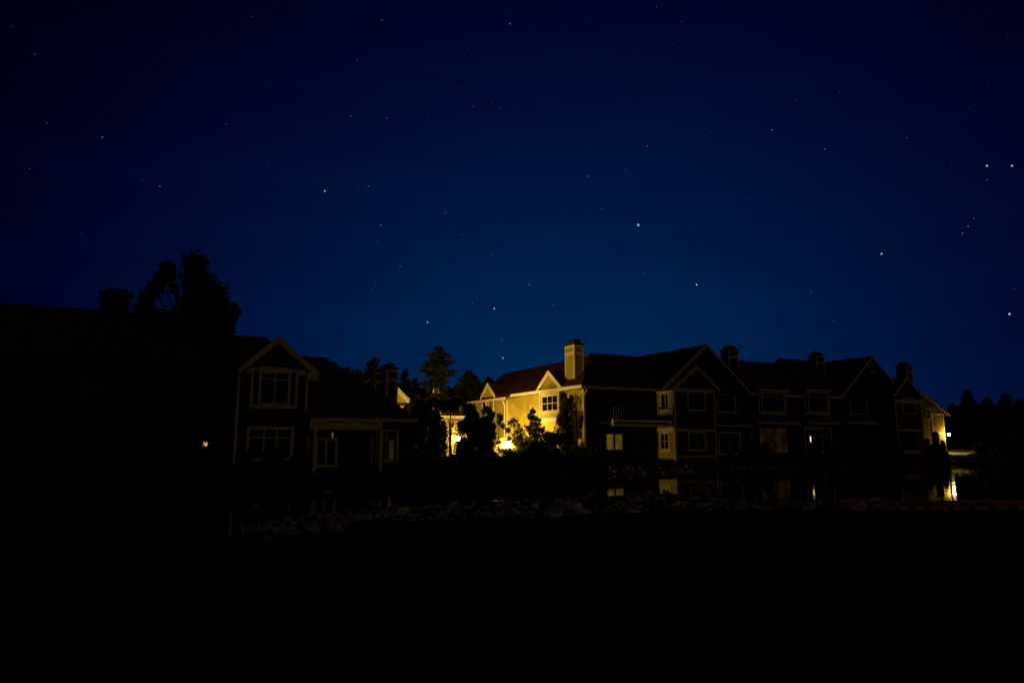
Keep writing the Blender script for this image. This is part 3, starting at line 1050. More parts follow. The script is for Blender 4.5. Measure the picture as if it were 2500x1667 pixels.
def leaves(centers, L, W, r=rng, droop=0.0):
    """rhombic leaves with random turns around the given centres"""
    n = len(centers)
    a = r.normal(size=(n, 3))
    a[:, 2] -= droop
    a /= np.linalg.norm(a, axis=1)[:, None]
    b = r.normal(size=(n, 3))
    b -= (b * a).sum(1)[:, None] * a
    b /= np.linalg.norm(b, axis=1)[:, None]
    s = r.uniform(.6, 1.3, (n, 1))
    a *= L * s
    b *= W * s
    c = np.asarray(centers)
    return np.stack([c - a, c + b, c + a, c - b], 1)


def in_ball(n, r=rng, shell=0.45):
    d = r.normal(size=(n, 3))
    d /= np.linalg.norm(d, axis=1)[:, None]
    return d * (r.uniform(shell ** 3, 1, (n, 1)) ** (1 / 3.0))


def leafy(name, label, cat, clumps, Y, px_base, depth=None, leaf=.12, dens=1.0, m=None, group=None, trunk=.12, base=None, limbs=True, seed=1):
    """crown of leaf clumps; clumps = (px, py, radius px) seen in the photo, each at its own depth round Y"""
    r = np.random.default_rng(seed)
    b = at(px_base, 1080, Y)
    zg_ = hz(b.x, b.y)
    e = empty(name, (b.x, b.y, zg_))
    tag(e, label, cat, group)
    k = Y / FPX
    pts, ctr = [], []
    xs = [c[0] for c in clumps]
    dep = depth if depth is not None else (max(xs) - min(xs)) * k * .45
    for (px, py, rp) in clumps:
        yy = Y + r.uniform(-1, 1) * dep
        p = at(px, py, yy)
        p = np.array((p.x - b.x, p.y - b.y, p.z - zg_))
        R_ = rp * k
        ctr.append((p, R_))
        nsub = max(6, int(13 * dens))
        for q in range(nsub):           # sprays inside each clump leave gaps between them
            c = p + in_ball(1, r, .25)[0] * R_ * .85 * np.array((1, 1, .9))
            rs = R_ * r.uniform(.3, .55)
            n = int(max(20, min(1100, 4.0 * dens * (rs / leaf) ** 2)))
            pts.append(c + r.normal(size=(n, 3)) * (rs * .50))
        stray = int(6 * dens) + 2      # loose sprigs past the clump's edge
        pts.append(p + in_ball(stray, r, .8) * R_ * r.uniform(1.0, 1.25, (stray, 1)))
    pts = np.concatenate(pts)
    pts[:, 2] = np.maximum(pts[:, 2], .03)
    mesh_np('crown', leaves(pts, leaf, leaf * .5, r), 4, m or M_LEAF, e)
    t = MB()
    top = max(c[0][2] for c in ctr)
    hgt = max(.4, top * .9)
    t.tube([(0, 0, -.15), (0, 0, hgt * .15), (.05 * hgt * r.uniform(-.5, .5), 0, hgt * .5), (.0, .03 * hgt, hgt)], [trunk * 1.3, trunk, trunk * .65, trunk * .15], 8)
    if limbs:
        for p, R_ in ctr:
            z0 = max(.1, p[2] * r.uniform(.35, .65))
            mid = np.array((p[0] * .45, p[1] * .45, (z0 + p[2]) / 2 + .05))
            t.tube([(0, 0, z0), tuple(mid), tuple(p)], [trunk * .35, trunk * .22, trunk * .07], 5)
    for p, R_ in ctr:
        for q in range(3):
            dv = in_ball(1, r, .9)[0]
            dv[2] = abs(dv[2]) * .8 + .1
            q0, q1 = p + dv * R_ * .3, p + dv * R_ * r.uniform(1.1, 1.6)
            if q1[2] > .1:
                t.tube([tuple(q0), tuple((q0 + q1) / 2 + r.normal(size=3) * R_ * .06), tuple(q1)], [max(.008, trunk * .1), max(.006, trunk * .07), .003], 4)
    t.build('trunk', M_BARK, e)
    return e


def conifer(name, label, px, ptop, Y, prof, seed, group=None, flat=False, leafs=.16, pbot=None, dens=1.0, gap=.5):
    """prof: list of (py, half width px) from the top down; whorls of drooping boughs"""
    r = np.random.default_rng(seed)
    top = at(px, ptop, Y)
    zg_ = hz(top.x, top.y)
    e = empty(name, (top.x, top.y, zg_))
    tag(e, label, 'tree', group)
    k = Y / FPX
    H_ = top.z - zg_
    zs = np.array([at(px, p[0], Y).z - zg_ for p in prof])
    ws = np.array([p[1] * k for p in prof])
    order = np.argsort(zs)
    zs, ws = zs[order], ws[order]
    t = MB()
    tr = max(.08, H_ * .016)
    t.tube([(0, 0, -.2), (0, 0, H_ * .3), (.03, 0, H_ * .7), (0, 0, H_)], [tr * 1.2, tr, tr * .5, tr * .1], 8)
    pts = []
    z = H_ * (.99)
    zmin = max(zs.min(), .4)
    while z > zmin:
        w = float(np.interp(z, zs, ws))
        nb = r.integers(5, 9)
        a0 = r.uniform(0, 6.28)
        for i in range(nb):
            a = a0 + i * 6.28 / nb + r.uniform(-.3, .3)
            ln = w * r.uniform(.55, 1.15)
            zz = z + r.uniform(-.15, .15)
            rise = r.uniform(-.12, .22)
            tip = np.array((math.cos(a) * ln, math.sin(a) * ln, zz + ln * rise))
            root = np.array((0, 0, zz))
            mid = (root + tip) / 2 + np.array((0, 0, -.06 * ln))
            t.tube([tuple(root), tuple(mid), tuple(tip)], [tr * .28, tr * .16, .01], 4)
            n = int((12 + 34 * ln) * dens)
            s = r.uniform(.12, 1.0, n)
            base = root[None] * (1 - s[:, None]) + tip[None] * s[:, None]
            spread = (.16 + .22 * ln * (1 - abs(s - .6)))[:, None]
            pts.append(base + r.normal(size=(n, 3)) * spread * np.array((.6, .6, .17)))
        z -= gap * r.uniform(.7, 1.25)
    pts = np.concatenate(pts)
    mesh_np('crown', leaves(pts, leafs, leafs * .35, r), 4, M_NEEDLE, e)
    t.build('trunk', M_BARK, e)
    return e


def column_clumps(px, ptop, pbot, hw, seed, step=None, taper=.35):
    r = random.Random(seed)
    out, y = [], ptop + hw * .5
    step = step or hw * .55
    while y < pbot:
        f = min(1, taper + (y - ptop) / (pbot - ptop) * 1.6)
        w = hw * f
        out.append((px + r.uniform(-.45, .45) * w, y, w * r.uniform(.62, .85)))
        y += step * r.uniform(.7, 1.2)
    return out


# big tree at left
big = [(481, 640, 24), (470, 668, 30), (495, 682, 30), (478, 705, 38), (512, 712, 26), (500, 740, 40), (535, 715, 24), (548, 745, 24), (540, 775, 34),
       (560, 765, 14), (575, 763, 9), (555, 795, 20), (470, 750, 40), (466, 650, 14), (407, 654, 15), (412, 672, 14), (396, 682, 20), (380, 705, 20),
       (360, 728, 17), (352, 750, 19), (368, 772, 20), (342, 775, 14), (425, 708, 10), (440, 790, 44), (500, 800, 50), (405, 800, 40), (540, 825, 36), (470, 850, 60),
       (400, 860, 46), (520, 880, 50), (440, 910, 56), (360, 820, 34), (500, 940, 46), (400, 950, 46), (455, 990, 46)]
leafy('leafy_tree', 'tall dark broad tree with two lumpy crowns rising above the left roofs', 'tree', big, 29.5, 460, depth=1.5, leaf=.13, dens=1.5, trunk=.3, seed=3)
leafy('leafy_shrub', 'dark leafy shrub with a lamp glinting through it by the nearest house', 'shrub',
      [(470, 1040, 22), (503, 1036, 18), (524, 1072, 22), (472, 1085, 20), (500, 1110, 30), (455, 1120, 26), (535, 1115, 26), (495, 1062, 14)],
      29.8, 495, leaf=.075, dens=.8, seed=5, trunk=.05)
# tall pine over the garage
conifer('pine_tree', 'tall ragged pine standing alone above the garage', 1070, 851, 67, [(851, 4), (862, 22), (885, 30), (905, 37), (930, 38), (960, 42), (1000, 46), (1060, 46)], 21,
        dens=1.5, leafs=.26, gap=.55)
conifer('spruce_tree', 'slim small spruce tip just right of the porch chimney', 989, 905, 92, [(905, 1), (925, 10), (950, 18), (1000, 26), (1060, 30)], 22, leafs=.3, gap=.6)
conifer('spruce_tree', 'low spruce tip between the slim spruce and the tall pine', 1013, 926, 96, [(926, 3), (945, 16), (980, 22), (1060, 30)], 23, leafs=.3, gap=.6)
leafy('leafy_tree', 'round dark tree between the tall pine and the lit wing', 'tree',
      [(1148, 922, 17), (1135, 938, 18), (1160, 940, 18), (1122, 955, 18), (1150, 962, 26), (1165, 965, 16), (1125, 985, 22), (1150, 995, 26), (1110, 1000, 20)],
      72, 1145, leaf=.26, dens=1.4, trunk=.2, seed=8)
leafy('leafy_tree', 'dark tree hugging the left end of the lit wing roof', 'tree',
      [(1185, 940, 9), (1178, 955, 14), (1195, 930, 8), (1180, 975, 14)], 78, 1184, leaf=.28, dens=1.1, trunk=.2, seed=9)
for k, (cl, lab, Y) in enumerate([
    ([(812, 897, 14), (803, 912, 18), (820, 920, 22), (838, 915, 16), (848, 905, 9), (826, 945, 26)], 'dark tree close right of the gabled house ridge', 80),
    ([(860, 925, 12), (872, 915, 14), (858, 945, 20), (885, 935, 18), (875, 960, 24)], 'low dark tree left of the porch chimney', 84),
    ([(905, 892, 11), (915, 885, 9), (906, 910, 16), (920, 925, 20), (912, 955, 26)], 'dark tree rising directly behind the porch chimney', 82),
    ([(1035, 962, 14), (1022, 985, 18), (1045, 990, 20), (1020, 1012, 20), (1060, 985, 16)], 'low dark tree below the tall pine', 43.6),
    ([(1100, 958, 12), (1100, 985, 18), (1085, 990, 18), (1120, 985, 18), (1110, 1000, 10)], 'low dark tree filling the gap right of the tall pine', 43.8),
]):
    leafy('leafy_tree', lab, 'tree', cl, Y, cl[0][0], leaf=.24 if Y > 60 else .12, dens=1.2, trunk=.18 if Y > 60 else .08, seed=30 + k, group='trees behind the houses')
# garden trees before the lamps
def bush(name, label, cat, px, ptop, hw, Y, seed, group=None, leaf=.1, dens=1.3, m=None, taper=.55, z0=0.0, depth=None, trunk=.04):
    """bush or columnar tree whose leaves reach the ground"""
    b = at(px, 1080, Y)
    pb = 1080 + (EYE - hz(b.x, b.y) - z0) / Y * FPX
    r = random.Random(seed)
    cl, y = [], ptop + hw * .35
    while y < pb:
        f = min(1, taper + (y - ptop) / max(20, pb - ptop) * 1.3)
        w = hw * f
        for q in range(2):
            cl.append((px + r.uniform(-.6, .6) * w, y + r.uniform(-3, 3), w * r.uniform(.45, .66)))
        y += w * r.uniform(.4, .6)
    return leafy(name, label, cat, cl, Y, px, depth=depth if depth is not None else hw * Y / FPX * .6, leaf=leaf, dens=dens, m=m, group=group, trunk=trunk, seed=seed)


bush('garden_tree', 'leafy garden tree with glinting leaves at the end of the porch', 'tree', 1024, 976, 31, 41, 41, leaf=.11, dens=1.0, m=M_LEAF2, trunk=.07)
bush('garden_tree', 'dark slender tree between the porch end tree and the bright leafed tree', 'tree', 1062, 1002, 22, 42, 141, leaf=.11, dens=1.0, m=M_LEAF2, trunk=.06)
leafy('garden_tree', 'bright leafed garden tree lit by the lamp inside it, leaves coloured brighter for it', 'tree',
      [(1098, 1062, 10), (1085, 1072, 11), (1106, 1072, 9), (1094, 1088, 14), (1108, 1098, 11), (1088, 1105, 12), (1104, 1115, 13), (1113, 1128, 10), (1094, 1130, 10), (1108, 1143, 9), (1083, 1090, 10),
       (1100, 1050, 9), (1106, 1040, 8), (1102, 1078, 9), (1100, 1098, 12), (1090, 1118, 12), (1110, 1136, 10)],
      45.3, 1100, depth=.7, leaf=.06, dens=.75, m=M_LAMPLEAF, trunk=.05, seed=42)
bush('columnar_tree', 'tallest dark columnar tree, left of the glaring lamp', 'tree', 1150, 984, 32, 41.5, 43, leaf=.09, dens=1.7, trunk=.09, taper=.5)
bush('garden_tree', 'thin leafed tree between the tall columnar tree and the glaring lamp', 'tree', 1191, 992, 23, 43, 44, leaf=.11, dens=.75, m=M_LEAF2, trunk=.05)
leafy('sapling', 'slim sapling with one tuft of leaves above the glaring lamp', 'tree', [(1221, 1018, 8), (1219, 1030, 7), (1226, 1040, 6)], 49, 1217, depth=.3, leaf=.1, dens=1.0, trunk=.03, seed=45)
leafy('garden_tree', 'small loose crowned tree overhanging the glaring lamp', 'tree', [(1245, 1034, 11), (1255, 1028, 9), (1264, 1042, 11), (1240, 1050, 9), (1272, 1055, 10), (1282, 1070, 12), (1270, 1085, 10), (1258, 1058, 8), (1222, 1098, 9), (1232, 1106, 8), (1252, 1102, 9), (1218, 1080, 7), (1256, 1078, 6), (1244, 1070, 6)],
      53.5, 1264, depth=.8, leaf=.09, dens=.7, m=M_LEAF2, trunk=.035, seed=46)
leafy('conical_shrub', 'pointed ragged shrub below the lit gable window', 'shrub', [(1302, 1004, 7), (1298, 1018, 10), (1310, 1030, 13), (1296, 1044, 16), (1320, 1054, 18), (1300, 1072, 22), (1330, 1082, 24), (1290, 1092, 22)],
      50.4, 1307, depth=.8, leaf=.1, dens=1.2, trunk=.05, seed=47)
leafy('columnar_tree', 'two pointed dark arborvitae before the right end of the amber wall', 'tree',
      column_clumps(1375, 955, 1110, 22, 9) + column_clumps(1395, 962, 1100, 17, 10), 51, 1385, depth=.6, leaf=.1, dens=1.4, trunk=.07, seed=48)
bush('garden_tree', 'low spreading garden tree between the glaring lamp and the pointed shrub', 'tree', 1276, 1062, 24, 46, 149, leaf=.09, dens=1.0, m=M_LEAF2)
bush('garden_tree', 'bushy dark tree left of and behind the two arborvitae', 'tree', 1340, 1052, 26, 46.5, 150, leaf=.09, dens=1.2)
leafy('garden_tree', 'shrub lit up right around the glaring lamp, leaves coloured brighter for its glow', 'shrub',
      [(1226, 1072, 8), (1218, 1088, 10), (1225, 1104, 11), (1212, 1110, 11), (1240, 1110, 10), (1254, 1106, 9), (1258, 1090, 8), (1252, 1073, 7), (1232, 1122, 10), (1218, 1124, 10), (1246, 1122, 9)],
      55.6, 1236, depth=.9, leaf=.075, dens=.7, m=M_LAMPLEAF, trunk=.03, seed=151)
bush('garden_tree', 'dark tree joining the tallest columnar tree and the thin leafed tree', 'tree', 1172, 1018, 20, 42.4, 152, leaf=.1, dens=1.2)
bush('garden_tree', 'small dark tree crowding the left side of the bright leafed tree', 'tree', 1078, 1030, 13, 43, 153, leaf=.1, dens=1.0)
HB = 'hedge bushes along the far shore'
for q, (px, pt, hw, Y, lab) in enumerate([
    (1010, 1118, 26, 36.5, 'leftmost hedge bush, at the end of the porch wing'), (1052, 1112, 26, 37, 'hedge bush second from the left end of the porch'),
    (1096, 1122, 26, 37.5, 'low hedge bush in front of the bright leafed tree'), (1140, 1108, 28, 38, 'hedge bush at the foot of the tallest columnar tree'),
    (1185, 1112, 26, 38.5, 'hedge bush below the thin leafed tree'), (1228, 1120, 26, 39, 'low hedge bush in front of the glaring lamp'),
    (1272, 1100, 30, 40, 'hedge bush just right of the glaring lamp'), (1318, 1088, 32, 41, 'tallest hedge bush, before the pointed ragged shrub'),
    (1365, 1096, 30, 42, 'hedge bush at the foot of the two arborvitae'), (1410, 1100, 28, 43, 'hedge bush below the leafless twiggy tree'),
    (1452, 1108, 24, 44, 'last hedge bush, nearest the lit curtained window')]):
    bush('hedge_bush', lab, 'bush', px, pt, hw + 9, Y, 200 + q, HB, leaf=.09, dens=1.4, taper=.75)

# bare twiggy tree at the corner
def bare(label, px, Y, ptop, n, seed):
    r = random.Random(seed)
    b = at(px, 1080, Y)
    zg_ = hz(b.x, b.y)
    e = empty('bare_tree', (b.x, b.y, zg_))
    tag(e, label, 'tree')
    t = MB()
    H_ = at(px, ptop, Y).z - zg_
    for i in range(n):
        a = r.uniform(0, 6.28)
        sp = r.uniform(.1, .85)
        h = H_ * r.uniform(.7, 1.0)
        dx, dy = math.cos(a) * sp, math.sin(a) * sp
        t.tube([(dx * .1, dy * .1, -.1), (dx * .35, dy * .35, h * .4), (dx * .75, dy * .75, h * .75), (dx, dy, h)], [.035, .026, .016, .006], 5)
        for q in range(3):
            f = r.uniform(.45, .8)
            t.tube([(dx * f, dy * f, h * f), (dx * f + r.uniform(-.25, .25), dy * f + r.uniform(-.25, .25), h * (f + .22))], [.012, .004], 4)
    t.build('trunk', M_BARK, e)


bare('leafless twiggy tree at the corner of the amber wall', 1408, 48.5, 950, 14, 3)

for q, (px, pt, Y, lab) in enumerate([
    (1032, 1124, 34.8, 'front hedge bush below the porch end tree'), (1075, 1132, 35.2, 'front hedge bush below the slender dark tree'), (1120, 1115, 35.8, 'front hedge bush just right of the bright leafed tree'),
    (1163, 1124, 36.2, 'front hedge bush left of and below the thin leafed tree'), (1207, 1128, 36.8, 'front hedge bush left of and below the glaring lamp'), (1252, 1122, 37.5, 'front hedge bush right below the glaring lamp'),
    (1296, 1116, 38.2, 'front hedge bush left of the tallest hedge bush'), (1342, 1112, 39.2, 'front hedge bush right of the tallest hedge bush'), (1390, 1114, 40.2, 'front hedge bush between the arborvitae and the twiggy tree')]):
    bush('hedge_bush', lab, 'bush', px, pt, 36, Y, 230 + q, HB, leaf=.09, dens=1.4, taper=.8)

# dark shrubs before the house fronts
for q, (px, pt, Y, lab) in enumerate([  # bushes added to block the gabled house's reflection in the pond
    (560, 1172, 29.2, 'low added bush left of the triple window'), (612, 1166, 29.4, 'low added bush below the left of the triple window'), (668, 1166, 29.6, 'low added bush below the right of the triple window'),
    (722, 1164, 30.0, 'low added bush below the corner where the porch begins'), (776, 1162, 30.4, 'low added bush below the left porch post'), (832, 1163, 30.8, 'low added bush below the middle of the porch'),
    (888, 1164, 31.2, 'low added bush left of the right porch post'), (944, 1158, 31.8, 'low added bush below the porch door'), (992, 1148, 32.6, 'low added bush at the far end of the porch')]):
    bush('added_bush', lab, 'bush', px, pt, 34, Y, 260 + q, 'added low bushes screening the pond before the gabled house', leaf=.08, dens=1.3, taper=.8)
k = 0
for (px, pt, hw, Y, lab) in [
    (600, 1098, 34, 31.5, 'dark shrub under the left end of the triple window'), (670, 1094, 34, 31.8, 'dark shrub under the middle of the triple window'), (735, 1104, 28, 32.2, 'dark shrub at the corner where the porch begins'),
    (850, 1128, 26, 33.0, 'low dark shrub between the two porch posts'), (975, 1128, 24, 35.0, 'dark shrub at the far end of the porch wing')]:
    bush('shrub', lab, 'shrub', px, pt, hw, Y, 70 + k, 'dark shrubs before the gabled house', leaf=.08, dens=1.2)
    k += 1
for (px, pt, hw, Y, lab) in [
    (1868, 1078, 24, 55, 'dark shrub in front of the orange glowing porch wall'), (1990, 1080, 22, 58, 'dark shrub below the doors with the small bright lamp'), (2060, 1082, 18, 60, 'dark shrub below the second cross gable'),
    (2263, 1072, 13, 60.5, 'dark shrub at the inner corner of the lit end wall'), (2284, 1053, 13, 60.5, 'tall pointed dark shrub left of the bright wall lamp'), (2302, 1077, 12, 60.5, 'small dark shrub right below the bright wall lamp'),
    (2272, 1088, 24, 59.5, 'broad low dark shrub in front of the lit end wall'), (2300, 1092, 22, 59.5, 'broad low dark shrub nearest the lit drive'),
    (1820, 1090, 16, 54, 'low dark shrub left of the orange glowing porch wall')]:
    bush('shrub', lab, 'shrub', px, pt, hw, Y, 80 + k, 'dark shrubs before the long row', leaf=.12, dens=1.2, taper=.25)
    k += 1
for (px, pt, hw, Y, lab) in [(2405, 1080, 22, 68, 'dark bush at the right end of the lit drive'), (2440, 1070, 24, 69, 'dark bush between the drive end and the right edge'), (2480, 1066, 26, 70, 'dark bush at the right edge below the wood')]:
    bush('shrub', lab, 'shrub', px, pt, hw, Y, 80 + k, 'dark bushes right of the drive', leaf=.13, dens=1.4)
    k += 1

# trees at the right edge
for j, (px, ptop, hw, Y, lab) in enumerate([
    (2327, 983, 20, 112, 'lowest dark tree nearest the lit end wall at right'), (2364, 948, 22, 108, 'tallest dark tree of the right hand wood'),
    (2410, 963, 22, 114, 'dark tree second tallest, right of the tallest'), (2456, 957, 24, 110, 'broad dark tree near the right edge'),
    (2492, 972, 22, 106, 'dark tree cut by the right edge'), (2388, 985, 24, 120, 'low dark tree in the dip beside the tallest'), (2434, 982, 22, 122, 'low dark tree in the dip left of the broad one'),
    (2545, 960, 24, 110, 'dark tree of the wood just past the right edge'), (2605, 968, 26, 114, 'dark tree of the wood well past the right edge'), (2665, 955, 26, 108, 'last dark tree of the wood past the right edge')]):
    bush('leafy_tree', lab, 'tree', px, ptop, hw * 1.75, Y, 90 + j, 'trees at the right edge', leaf=.42, dens=.9, taper=.05, z0=.5, trunk=.25)

# ================================================================== drive at the right, lit by the wall lamp
rd = MB()
pts = []
for (px, y_) in ((2292, 69), (2325, 71), (2365, 75), (2420, 84)):
    c = at(px, 1080, y_)
    pts.append((c.x, c.y))
for i in range(len(pts) - 1):
    (ax, ay), (bx, by) = pts[i], pts[i + 1]
    rd.add([(ax, ay - 2.2, hz(ax, ay - 2.2) + .06), (bx, by - 2.2, hz(bx, by - 2.2) + .06), (bx, by + 2.4, hz(bx, by + 2.4) + .06), (ax, ay + 2.4, hz(ax, ay + 2.4) + .06)], [(0, 1, 2, 3)])
tag(rd.build('drive', M_ROAD), kind='structure')


# ================================================================== ROCKS
def rock_mesh(seed, n=16):
    r = random.Random(seed)
    bm = bmesh.new()
    for i in range(n):
        d = Vector((r.gauss(0, 1), r.gauss(0, 1), r.gauss(0, 1))).normalized() * r.uniform(.8, 1.05)
        d.z = max(d.z, -.6) if r.random() < .7 else d.z
        bm.verts.new(d)
    res = bmesh.ops.convex_hull(bm, input=bm.verts)
    bmesh.ops.delete(bm, geom=[g_ for g_ in res['geom_interior'] if isinstance(g_, bmesh.types.BMVert)], context='VERTS')
    bmesh.ops.bevel(bm, geom=list(bm.edges), offset=.09, segments=2, affect='EDGES', profile=.6)
    me = bpy.data.meshes.new('boulder')
    bm.to_mesh(me)
    bm.free()
    return me


ROCKS = {}
for mk, mm in (('g', M_ROCK), ('w', M_ROCKW), ('p', M_ROCKP)):
    ROCKS[mk] = [rock_mesh(100 + i) for i in range(6)]
    for r_ in ROCKS[mk]:
        r_.materials.append(mm)


def boulder(px, py, w, h, kind, label, group='boulders along the near shore', seed=None, zoff=0.0):
    """boulder whose visible middle sits at the pixel; w, h are its size in photo pixels"""
    r = random.Random(seed or int(px * 7 + py))
    base = on_z(px, py + h * .5, .08)
    k = base.y / FPX
    me = r.choice(ROCKS[kind])
    o = bpy.data.objects.new('boulder', me)
    COL.objects.link(o)
    o.scale = (w * k * .5, w * k * r.uniform(.35, .5), max(.05, h * k * .62))
    o.location = (base.x, base.y, hz(base.x, base.y) + o.scale[2] * .45 + zoff)
    o.rotation_euler = (0, 0, r.uniform(-.5, .5))
    tag(o, label, 'boulder', group)
    return o


# singled-out boulders
boulder(985, 1246, 34, 20, 'p', 'reddish slanted slab standing out of the near shore, left of the middle')
boulder(765, 1288, 38, 14, 'p', 'pale flat dome shaped boulder at the left end of the near shore')
boulder(845, 1278, 13, 20, 'w', 'small upright yellowish stone beside the pale dome boulder')
boulder(1386, 1229, 24, 11, 'p', 'small pale rounded boulder at the water edge below the lit window reflection')
boulder(1585, 1205, 28, 26, 'w', 'rusty pointed boulder at the water edge beside the corner reflection')
boulder(1275, 1258, 56, 13, 'p', 'long low pale slab lying on the near shore')
boulder(1345, 1262, 40, 16, 'w', 'brown square topped boulder at the lawn edge')
boulder(1665, 1232, 60, 17, 'p', 'large flat pale boulder in the middle of the rock pile')
boulder(1710, 1236, 40, 18, 'g', 'grey boulder touching the large flat pale one')
boulder(1655, 1250, 55, 14, 'w', 'brown boulder under the large flat pale one')
boulder(1695, 1218, 26, 9, 'p', 'small pale stone on top of the rock pile')
boulder(1910, 1236, 56, 12, 'w', 'long low reddish boulder right of the rock pile')
boulder(1978, 1241, 12, 11, 'p', 'small round pale stone left of the biggest boulder')
boulder(2057, 1222, 14, 30, 'w', 'narrow upright block at the left end of the biggest boulder')
boulder(2085, 1232, 72, 38, 'w', 'biggest brown boulder on the shore, lit dull orange')
boulder(2138, 1219, 44, 14, 'p', 'flat grey slab capping the stone right of the biggest boulder')
boulder(2140, 1236, 38, 22, 'w', 'blocky stone under the flat grey slab')
boulder(2210, 1221, 12, 9, 'w', 'small brown stone peeking over the pebbles')
# the many look-alikes
rr = random.Random(4)
edge_top = [(640, 1272), (720, 1250), (900, 1240), (1200, 1228), (1450, 1214), (1600, 1206), (1750, 1214), (1900, 1222), (2060, 1226)]
edge_bot = [(640, 1312), (720, 1302), (900, 1285), (1200, 1270), (1450, 1262), (1600, 1260), (1750, 1254), (1900, 1248), (2060, 1244)]


def interp(e, x):
    return float(np.interp(x, [p[0] for p in e], [p[1] for p in e]))


for i in range(110):
    px = rr.uniform(640, 2050) if i % 2 else rr.uniform(1300, 2050)
    a, b_ = interp(edge_top, px), interp(edge_bot, px)
    py = rr.uniform(a, b_)
    w = rr.choice((13, 16, 20, 26, 34, 46)) * rr.uniform(.85, 1.15)
    boulder(px, py, w, w * rr.uniform(.3, .5), rr.choice('gggwp'), 'one of the many dark grey boulders strewn along the near shore', 'look-alike boulders of the near shore', seed=1000 + i)


def rubble(name, label, pts, rad, seed, m):
    """small stones nobody could count, as one object"""
    r = random.Random(seed)
    V, Fc = [], []
    bm = bmesh.new()
    bmesh.ops.create_icosphere(bm, subdivisions=1, radius=1)
    bm.verts.index_update()
    bv = [v.co.copy() for v in bm.verts]
    bf = [tuple(v.index for v in f.verts) for f in bm.faces]
    bm.free()
    for (x, y) in pts:
        s = rad * r.uniform(.5, 1.4)
        a = r.uniform(0, 6.28)
        b0 = len(V)
        z = hz(x, y) + s * .25
        for v in bv:
            j = r.uniform(.75, 1.15)
            vx, vy = v.x * s * 1.3 * j, v.y * s * j
            V.append((x + vx * math.cos(a) - vy * math.sin(a), y + vx * math.sin(a) + vy * math.cos(a), z + v.z * s * .65 * j))
        Fc += [tuple(q + b0 for q in f) for f in bf]
    me = bpy.data.meshes.new(name)
    me.from_pydata(V, [], Fc)
    return tag(link_mesh(name, me, m), label, 'stones', None, 'stuff')


r2 = random.Random(9)
pp = []
for i in range(1300):
    px = r2.uniform(2150, 2720)
    py = r2.uniform(1224, 1250)
    p = on_z(px, py, .06)
    pp.append((p.x, p.y))
rubble('shore_pebbles', 'strip of small pebbles along the near shore at right', pp, .10, 5, M_ROCKW)
pp = []
for i in range(600):
    px = r2.uniform(640, 2100)
    py = r2.uniform(interp(edge_top, px), interp(edge_bot, px))
    p = on_z(px, py, .06)
    pp.append((p.x, p.y))
rubble('shore_rubble', 'small stones between the boulders of the near shore', pp, .07, 6, M_ROCK)
pp = []
fs = [(1300, 1168), (1480, 1157), (1650, 1151), (1900, 1141), (2150, 1135)]
for i in range(420):
    px = r2.uniform(1470, 2130)
    p = on_z(px, interp(fs, px) - r2.uniform(-1, 4), .05)
    pp.append((p.x, p.y))
rubble('bank_rubble', 'rough stones lining the far bank below the long row', pp, .12, 7, M_BANK)

# ================================================================== STARS
def star_mat(name, c, s):
    m = lamp_mat(name, c, s)
    m.cycles.emission_sampling = 'NONE'
    return m


S_WH = [star_mat('starlight_white', (.66, .82, 1.0), .75), star_mat('starlight_blue', (.10, .17, 1.0), 3.0), star_mat('starlight_pale_blue', (.35, .55, 1.0), .32), star_mat('starlight_soft', (.20, .38, 1.0), .42)]
S_FT = star_mat('starlight_faint', (.50, .68, 1.0), .10)
SD = 1500.0
SC = 2500 / 2352.0
BR = [  # x, y in the 2352-wide view, size, colour, label
    (1466, 517, 2.3, 1, 'brightest star, vivid blue, right of the middle of the sky'),
    (2319, 721, 1.7, 0, 'bright white star low at the right edge'),
    (2267, 381, 1.5, 0, 'left one of the level pair of bright stars near the right edge'),
    (2325, 381, 1.4, 0, 'right one of the level pair of bright stars at the right edge'),
    (2025, 583, 1.6, 0, 'bright lone star high above the second cross gable of the long row'),
    (2211, 536, 1.2, 1, 'lowest star of the short slanted row of three at right'),
    (2224, 520, 1.15, 1, 'middle star of the short slanted row of three at right'),
    (2237, 502, .8, 1, 'topmost star of the short slanted row of three at right'),
    (2267, 413, .9, 1, 'dimmer star right below the left one of the level pair'),
    (1773, 299, 1.15, 1, 'bluish star in the upper right, alone above the long row'),
    (1895, 343, 1.0, 0, 'white star right of and lower than the bluish upper right one'),
    (1600, 654, 1.5, 0, 'bright star close above the first cross gable of the long row'),
    (1487, 336, 1.0, 0, 'small white star straight above the brightest blue star'),
    (1352, 405, 1.0, 0, 'small white star up and left of the brightest blue star'),
    (1171, 55, 1.2, 0, 'white star nearest the top edge in the middle'),
    (746, 439, 1.5, 0, 'bright star high over the porch wing, left part of the sky'),
    (874, 517, 1.2, 0, 'star right of and below the bright one over the porch wing'),
    (846, 429, .95, 0, 'small star level with the bright one over the porch wing'),
    (1135, 709, 1.5, 0, 'bright star low in the middle, high over the lit wing'),
    (1155, 822, 1.4, 0, 'lowest bright star, close above the round tree and the lit wing'),
    (1153, 780, .95, 0, 'small star straight above the lowest bright star'),
    (982, 740, 1.4, 0, 'bright star close above the tall pine, to its left'),
    (1215, 654, 1.15, 0, 'star above and right of the low middle bright one'),
    (919, 613, 1.0, 0, 'small star high above the porch chimney'),
    (235, 315, 1.0, 0, 'star alone in the dark upper left'),
    (367, 429, 1.0, 0, 'star above the left crown of the big tree, well clear of it'),
    (363, 637, 1.0, 0, 'star touching the outline of the left crown of the big tree'),
]


def star_ball(px, py, r):
    d = ray(px, py).normalized()
    return Vector((0, 0, EYE)) + d * SD, r


